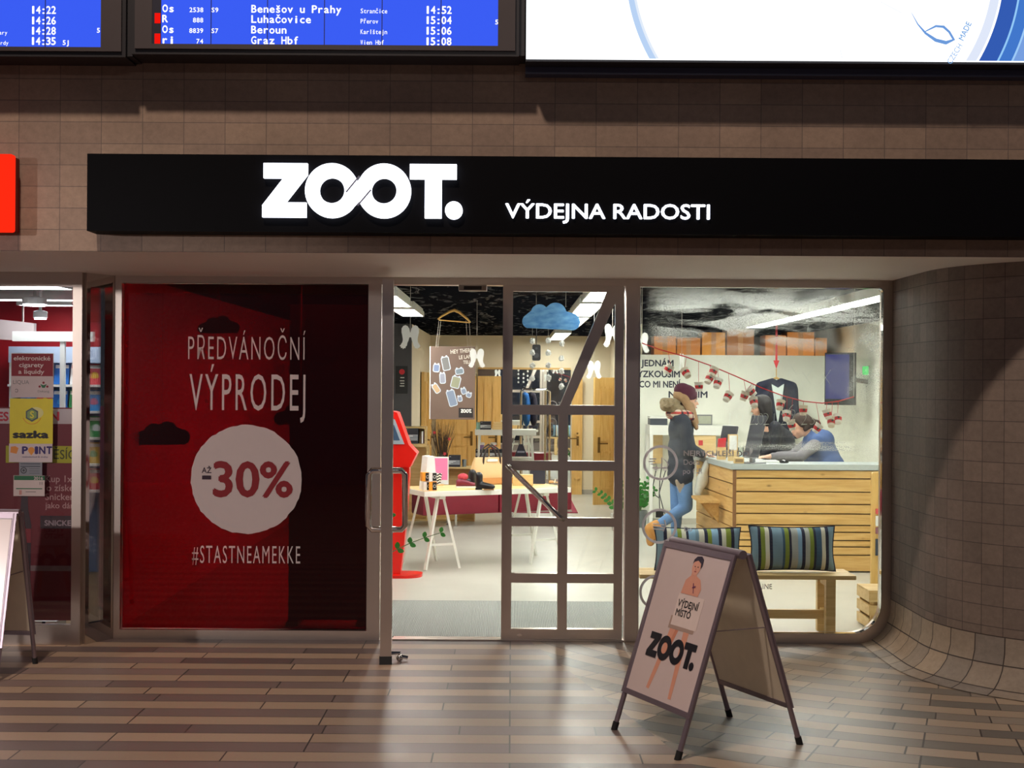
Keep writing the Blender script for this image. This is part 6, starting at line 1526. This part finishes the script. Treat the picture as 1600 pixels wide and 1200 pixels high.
SCARF = g.end(g.bsdf(g.mix(f2, g.mix(f1, lin((206, 190, 170)), lin((180, 70, 66))), g.mix(f1, lin((150, 112, 100)), lin((70, 40, 50)))), .9))
blob('scarf', [('c', A(1058, 646, -.13), A(1047, 647, 0), .045, .05), ('c', A(1047, 647, 0), A(1060, 646, .13), .05, .045), ('c', A(1058, 645, -.14), A(1076, 648, -.12), .048, .04), ('c', A(1076, 648, -.12), A(1080, 655, 0), .04, .04), ('c', A(1078, 650, -.12), A(1086, 668, -.10), .034, .026)], SCARF, t, .011, 5, 'checked scarf')
blob('hair', [('c', A(1068, 622, -.07), A(1077, 644, -.095), .045, .042), ('c', A(1077, 642, -.10), A(1085, 668, -.13), .040, .020), ('c', A(1069, 624, .06), A(1070, 640, .07), .05, .04), ('e', A(1067, 618), (.10, .09, .09), (0, 0, 0)), ('c', A(1080, 632, -.085), A(1088, 660, -.11), .022, .014)], HAIR_B, t, .010, 4, 'long light brown hair')
blob('beanie', [('e', A(1072.5, 615), (.112, .098, .092), (0, R(12), 0)), ('e', A(1066, 609), (.085, .085, .07), (0, 0, 0)), ('c', A(1061, 620, -.05), A(1086, 620, -.05), .03, .022), ('c', A(1061, 620, .05), A(1086, 620, .05), .03, .022), ('c', A(1085, 619.5, -.04), A(1085, 619.5, .04), .024, .024)], mat((78, 30, 48), .95, var=.25, scale=60, bump=.3), t, .010, 4, 'maroon knitted beanie')
TAN = mat((188, 134, 72), .85, var=.2, scale=30)
blob('boot', [('c', an_+Vector((.015, 0, .012)), an_+Vector((-.045, 0, -.02)), .062, .062), ('c', an_+Vector((-.05, 0, -.02)), an_+Vector((-.045, 0, -.15)), .055, .042), ('c', an_+Vector((-.012, 0, -.02)), an_+Vector((-.03, 0, -.12)), .05, .036)], TAN, t, .011, 4, 'tan raised boot')
blob('boot', [('c', af+Vector((0, 0, .04)), Vector((af.x, af.y, .045)), .058, .055), ('c', Vector((af.x-.01, af.y, .046)), Vector((af.x+.13, af.y, .042)), .048, .040)], TAN, t, .011, 4, 'tan boot on the floor')
blob('shirt_tail', [('c', A(1056, 748, -.16), A(1062, 770, -.13), .035, .018), ('c', A(1064, 748, -.17), A(1062, 768, -.13), .03, .016)], mat((170, 156, 140), .85, var=.2, scale=40), t, .010, 3, 'beige shirt tail')
# pale bag hanging from the arm
c = A(1094, 745, -.16); b = thing('tote_bag', 'white plastic carrier bag hanging from the customer\'s hand beside the counter', 'bag', c)
blob('bag', [('c', A(1101, 722, -.16), A(1093, 745, -.16), .030, .05), ('c', A(1093, 745, -.16), A(1088, 766, -.16), .052, .044), ('e', A(1094, 750, -.16), (.055, .05, .10), (0, R(18), 0))], mat((214, 216, 206), .35, var=.12, scale=24), b, .010, 2)
q = MB(); q.tube([A(1099, 726, -.16), A(1101, 717, -.13), A(1102, 711.5, -.09)], .008, 6); q.tube([A(1103, 726, -.16), A(1104, 718, -.13), A(1103, 711.5, -.09)], .008, 6); q.build('handle', mat((200, 204, 196), .4), b, True)
# ---------------------------------------------------------------- dark-haired staff member
BYp = 5.55; B_ = lambda x, y, d=0.0: P(x, y, BYp) + Vector((0, d, 0))
t = thing('person', 'person with long dark hair in black sweater standing behind the counter, looking down left', 'person', (B_(1212, 750).x, BYp, 0))
pr = []; hc = B_(1188, 636); p, M = head(pr, hc, (-1, -.12, 0), .95, .25)
pr += [('c', B_(1202, 662), B_(1194, 645), .05, .045), ('e', B_(1208, 674), (.12, .17, .10), (0, 0, 0)), ('e', B_(1210, 700), (.11, .15, .20), (0, 0, 0)), ('e', B_(1212, 735), (.115, .16, .16), (0, 0, 0))]
for sg in (-1, 1):
    sh, el, wr = B_(1208, 670, sg*.17), B_(1203, 700, sg*.19), B_(1183, 712, sg*.12-.05)
    pr += [('c', sh, el, .048, .040), ('c', el, wr, .038, .026)]; hand(pr, wr, Vector((-1, -.15, -.15)), Vector((0, -sg, .2)), s=.9)
hz = B_(1212, 740).z
for sg in (-1, 1):
    hx = B_(1212, 740).x; pr += [('c', (hx, BYp+sg*.08, hz-.02), (hx+.01, BYp+sg*.09, .46), .082, .056), ('c', (hx+.01, BYp+sg*.09, .46), (hx+.02, BYp+sg*.09, .09), .054, .038), ('c', (hx+.02, BYp+sg*.09, .045), (hx-.12, BYp+sg*.09, .03), .036, .028)]
blob('body', pr, SKIN, t, .011, 5); face_bits(t, p, M, .95)
SWE = mat((22, 22, 32), .85, var=.3, scale=30)
blob('sweater', [('c', B_(1208, 668, -.13), B_(1208, 668, .13), .075, .075), ('e', B_(1210, 684), (.15, .19, .16), (0, 0, 0)), ('e', B_(1212, 710), (.145, .18, .20), (0, 0, 0)), ('e', B_(1222, 692), (.14, .16, .16), (0, 0, 0)), ('e', B_(1213, 735), (.14, .18, .14), (0, 0, 0))] + [q for sg in (-1, 1) for q in (('c', B_(1208, 670, sg*.17), B_(1203, 700, sg*.195), .066, .056), ('c', B_(1203, 700, sg*.195), B_(1187, 710.5, sg*.13-.05), .054, .042))], SWE, t, .013, 6)
hx = B_(1212, 740).x
blob('trousers', [('e', (hx, BYp, hz-.04), (.125, .17, .11), (0, 0, 0))] + [q for sg in (-1, 1) for q in (('c', (hx, BYp+sg*.08, hz-.04), (hx+.01, BYp+sg*.09, .46), .092, .066), ('c', (hx+.01, BYp+sg*.09, .46), (hx+.02, BYp+sg*.09, .10), .064, .05))], mat((40, 42, 52), .85), t, .014, 5)
for sg in (-1, 1): blob('shoe', [('c', (hx+.02, BYp+sg*.09, .05), (hx-.12, BYp+sg*.09, .038), .046, .036)], BLACK, t, .012, 3)
blob('hair', [('e', B_(1191, 629), (.105, .088, .088), (0, 0, 0)), ('c', B_(1195, 632, -.04), B_(1199, 660, -.06), .07, .05), ('c', B_(1199, 655, -.06), B_(1203, 672, -.08), .05, .028), ('c', B_(1196, 634, .05), B_(1199, 662, .06), .06, .04), ('c', B_(1183, 622, -.045), B_(1188, 642, -.075), .030, .024), ('c', B_(1188, 640, -.075), B_(1190, 664, -.085), .026, .014), ('c', B_(1180, 623, -.02), B_(1177, 630, -.03), .02, .010)], HAIR_D, t, .010, 4, 'long straight dark hair')
# ---------------------------------------------------------------- staff member in a blue vest bending over the counter
CY_ = 4.55; C_ = lambda x, y, d=0.0: P(x, y, CY_) + Vector((0, d, 0))
t = thing('person', 'person with tied hair in blue vest over grey sleeves bending over the counter keyboard', 'person', (C_(1305, 760).x, CY_, 0))
pr = []; hc = C_(1251, 667); p, M = head(pr, hc, (-1, -.25, 0), .95, .30)
pr += [('c', C_(1272, 686), C_(1258, 674), .052, .046), ('c', C_(1276, 694), C_(1294, 730), .13, .135), ('c', C_(1270, 692, -.10), C_(1270, 692, .10), .07, .07), ('e', C_(1300, 748), (.14, .16, .14), (0, 0, 0))]
arms = []
for sg, ex, ey, wx, wy, wd in ((-1, 1236, 711, 1203, 716.5, -.50), (1, 1238, 712, 1213, 719, -.30)):
    sh = C_(1268, 694, sg*.15); el = C_(ex, ey, sg*.20-.20); wr = P(wx, wy, CY_+wd); wr.z = max(wr.z, WT+.035)
    pr += [('c', sh, el, .052, .042), ('c', el, wr, .040, .027)]; hand(pr, wr, Vector((-1, -.25, -.06)), Vector((.1, -sg, .2)), s=.95, curl=.35); arms.append((sh, el, wr))
hx, hz = C_(1300, 750).x, C_(1300, 750).z
for sg in (-1, 1): pr += [('c', (hx, CY_+sg*.09, hz), (hx-.04, CY_+sg*.10, .44), .084, .058), ('c', (hx-.04, CY_+sg*.10, .44), (hx+.05, CY_+sg*.10, .09), .056, .04), ('c', (hx+.05, CY_+sg*.10, .045), (hx-.10, CY_+sg*.10, .03), .038, .03)]
blob('body', pr, SKIN, t, .011, 5); face_bits(t, p, M, .95)
blob('sleeves', [q for sh, el, wr in arms for q in (('c', sh, el, .064, .054), ('c', el, wr+(el-wr).normalized()*.03, .052, .040))], mat((116, 112, 116), .9, var=.2, scale=40), t, .011, 5, 'grey jumper sleeves')
blob('vest', [('c', C_(1277, 692), C_(1296, 732), .15, .155), ('c', C_(1270, 690, -.11), C_(1270, 690, .11), .082, .082), ('c', C_(1285, 688, -.06), C_(1285, 688, .06), .11, .11), ('c', C_(1296, 728, -.07), C_(1298, 745, -.07), .14, .15), ('c', C_(1296, 728, .07), C_(1298, 745, .07), .14, .15), ('c', C_(1262, 700), C_(1272, 722), .07, .10), ('c', C_(1266, 684, -.07), C_(1272, 680, .07), .045, .045)], mat((62, 86, 134), .75, var=.2, scale=10), t, .013, 6, 'padded blue vest')
blob('trousers', [('e', (hx, CY_, hz-.02), (.15, .18, .13), (0, 0, 0))] + [q for sg in (-1, 1) for q in (('c', (hx, CY_+sg*.09, hz-.02), (hx-.04, CY_+sg*.10, .44), .094, .068), ('c', (hx-.04, CY_+sg*.10, .44), (hx+.05, CY_+sg*.10, .10), .066, .052))], mat((44, 46, 58), .85), t, .014, 5)
for sg in (-1, 1): blob('shoe', [('c', (hx+.05, CY_+sg*.10, .05), (hx-.10, CY_+sg*.10, .038), .046, .038)], BLACK, t, .012, 3)
blob('hair', [('e', C_(1254.5, 658.5), (.108, .088, .086), (0, R(24), 0)), ('c', C_(1262, 664, -.05), C_(1256, 671, -.066), .036, .022), ('c', C_(1262, 664, .05), C_(1256, 671, .066), .036, .022), ('c', C_(1243, 655, -.04), C_(1250, 664, -.078), .026, .022), ('c', C_(1243, 655, .04), C_(1250, 664, .078), .026, .022), ('c', C_(1262, 660), C_(1273, 662), .06, .045), ('e', C_(1276, 664), (.045, .045, .055), (0, 0, 0)), ('c', C_(1249, 654, -.05), C_(1262, 660, -.06), .026, .03)], HAIR_M, t, .010, 4, 'brown hair tied in a bun')
q = MB(); c = C_(1253, 703, -.19); q.ball(c, (.03, .012, .035), 8); q.build('badge', mat((206, 60, 70), .6), t, True, label='red badge')
# ================================================================ ADVERTISING STANDS
ALU = mat((150, 136, 146), .35, .65, var=.06); POSTER_PAPER = mat((218, 200, 198), .22, var=.03, spec=.6); BACKING = mat((232, 222, 204), .7, var=.08)
def a_board(label, FL, FR, BR, BL, ht, hb_l=None, art=True, grp='folding advertising stands'):
    """four feet on the floor (front left, front right, back right, back left) and the height of the ridge"""
    ctr = (FL+FR+BR+BL)/4; wv = ((FR-FL)+(BR-BL))/2; sv = ((BL-FL)+(BR-FR))/2; w, s = wv.length, sv.length
    rz = math.atan2(wv.y, wv.x)
    t = thing('a_board', label, 'advertising stand', (ctr.x, ctr.y, 0), rz, grp)
    M = Matrix.Translation((ctr.x, ctr.y, 0)) @ Matrix.Rotation(rz, 4, 'Z'); h = ht
    top = .035                                             # half gap of the two frames at the ridge
    def face(sign):                                        # plane frame: x along width, y up the slope, z outwards
        base = Vector((0, sign*s/2, 0)); tp = Vector((0, sign*top, h)); up = (tp-base); L = up.length; up.normalize()
        x = Vector((-sign, 0, 0)) if sign > 0 else Vector((1, 0, 0)); z = x.cross(up)
        F = Matrix((( x.x, up.x, z.x, base.x), (x.y, up.y, z.y, base.y), (x.z, up.z, z.z, base.z), (0, 0, 0, 1)))
        return M @ F, L
    for sign, nm in ((-1, 'front'), (1, 'back')):
        F, L = face(sign); pb = .19*L/ht if False else .20
        for sx in (-1, 1):
            q = MB(); q.tube([F @ Vector((sx*(w/2-.012), .03, 0)), F @ Vector((sx*(w/2-.012), L, 0))], .013, 12)
            leg = q.build('leg', ALU, t, True); q = MB(); q.tube([F @ Vector((sx*(w/2-.012), -.004, 0)), F @ Vector((sx*(w/2-.012), .04, 0))], .016, 12); q.build('rubber_foot', RUBBER, leg, True)
        q = MB(); q.box((-w/2+.02, pb-.012, -.010), (w/2-.02, pb+.014, .010), F); q.build('bottom_rail', ALU, t)
        q = MB(); q.box((-w/2+.02, pb, -.006), (w/2-.02, L-.02, .004), F); q.build('panel', BACKING, t, label='bare grey-brown back of the panel')
        q = MB(); q.strip(rect(-w/2-.006, pb-.012, w/2+.006, L), rect(-w/2+.018, pb+.012, w/2-.018, L-.03), .004, .012, F); q.build('snap_frame', ALU, t)
        q = MB(); q.box((-w/2+.016, pb+.010, .0042), (w/2-.016, L-.028, .0060), F); q.build('poster', POSTER_PAPER, t, label='pale pink poster sheet')
        if art:
            PW, PH = w-.04, L-pb-.04; y0 = pb+.012; Q = F @ Matrix.Translation((-PW/2, y0, .0062)) @ Matrix.Diagonal((PW, PH, 1, 1))
            z = [0]
            def pl(pts, colr, nm, lb=None, r=.5):
                z[0] += .0002; q = MB(); q.prism(pts, z[0]-.0001, z[0], Q); return q.build(nm, mat(colr, r, var=.06, scale=30), t, label=lb)
            SK1, SK2 = (226, 160, 134), (212, 138, 110)
            pl([(.40, .315), (.47, .315), (.56, .52), (.49, .53)][::1], SK2, 'printed_leg'); pl([(.30, .055), (.345, .05), (.50, .50), (.42, .51)], SK1, 'printed_leg')
            pl([(.66, .035), (.705, .035), (.70, .50), (.615, .51)], SK1, 'printed_leg')
            pl([(.375, .475), (.76, .475), (.76, .56), (.375, .56)], (176, 150, 138), 'box_shadow')
            pl([(.40, .50), (.79, .50), (.79, .715), (.40, .715)], (232, 214, 208), 'printed_box', 'white box in the picture')
            pl([(.42, .718), (.68, .718), (.70, .77), (.655, .83), (.585, .85), (.575, .875), (.505, .875), (.50, .845), (.44, .81)], (228, 162, 138), 'printed_shoulders')
            pl([(.545+.062*math.cos(a), .905+.052*math.sin(a)) for a in [2*math.pi*i/24 for i in range(24)]], (232, 172, 150), 'printed_head')
            pl([(.48, .925), (.485, .955), (.52, .978), (.585, .985), (.625, .965), (.628, .92), (.61, .90), (.60, .935), (.55, .952), (.50, .94)], (54, 48, 66), 'printed_hair')
            for ex in (.525, .570): pl([(ex-.012, .909), (ex, .905), (ex+.012, .909), (ex, .914)], (60, 44, 50), 'printed_eye')
            pl([(.527, .876), (.547, .872), (.567, .876), (.547, .882)], (170, 70, 76), 'printed_lips'); pl([(.545, .905), (.555, .888), (.542, .887)], (206, 134, 112), 'printed_nose')
            pl([(.60, .735), (.61, .735), (.575, .80), (.565, .80)], (110, 50, 96), 'printed_tattoo'); pl([(.57, .765), (.615, .775), (.615, .785), (.57, .775)], (110, 50, 96), 'printed_tattoo')
            q = MB(); T_ = F @ Matrix.Translation((-PW/2+.58*PW, y0+.63*PH, .0085)); q.text('VÝDEJNÍ', T_, .045*PH, .31*PW, .016, 'C')
            q.text('MÍSTO', F @ Matrix.Translation((-PW/2+.545*PW, y0+.567*PH, .0085)), .045*PH, .225*PW, .016, 'C'); q.build('lettering', KINK, t)
            q = MB(); logo(q, F @ Matrix.Translation((-PW/2+.155*PW, y0+.255*PH, .0080)), .165*PH, .74*PW, 0, .0012); q.build('word_mark', mat((26, 26, 34), .4), t, label='black shop name lettering')
    F, L = face(-1); F2, L2 = face(1)
    q = MB(); q.tube([M @ Vector((-w/2-.004, 0, h)), M @ Vector((w/2+.004, 0, h))], .022, 12); q.build('hinge_bar', ALU, t, True)
    for sx in (-1, 1):
        q = MB(); q.bar(F @ Vector((sx*(w/2-.03), L*.62, -.008)), F2 @ Vector((-sx*(w/2-.03), L*.62, -.008)), .012, .003); q.build('stay', ALU, t)
    return t
FL, FR, BR, BL = G(960, 1142), G(1068, 1189), G(1245, 1163), G(1135, 1116)
a_board('white-postered folding advertising stand on the floor before the big window', FL, FR, BR, BL, .915)
# the second stand, cut off by the left photo edge
BR2, FR2 = G(58, 1037), G(-3, 1066)
sv = (BR2-FR2); wv = Vector((sv.y, -sv.x, 0)).normalized()*.62
a_board('folding advertising stand cut off by the left photo edge', FR2-wv if wv.x > 0 else FR2+wv, FR2, BR2, BR2-wv if wv.x > 0 else BR2+wv, .93)
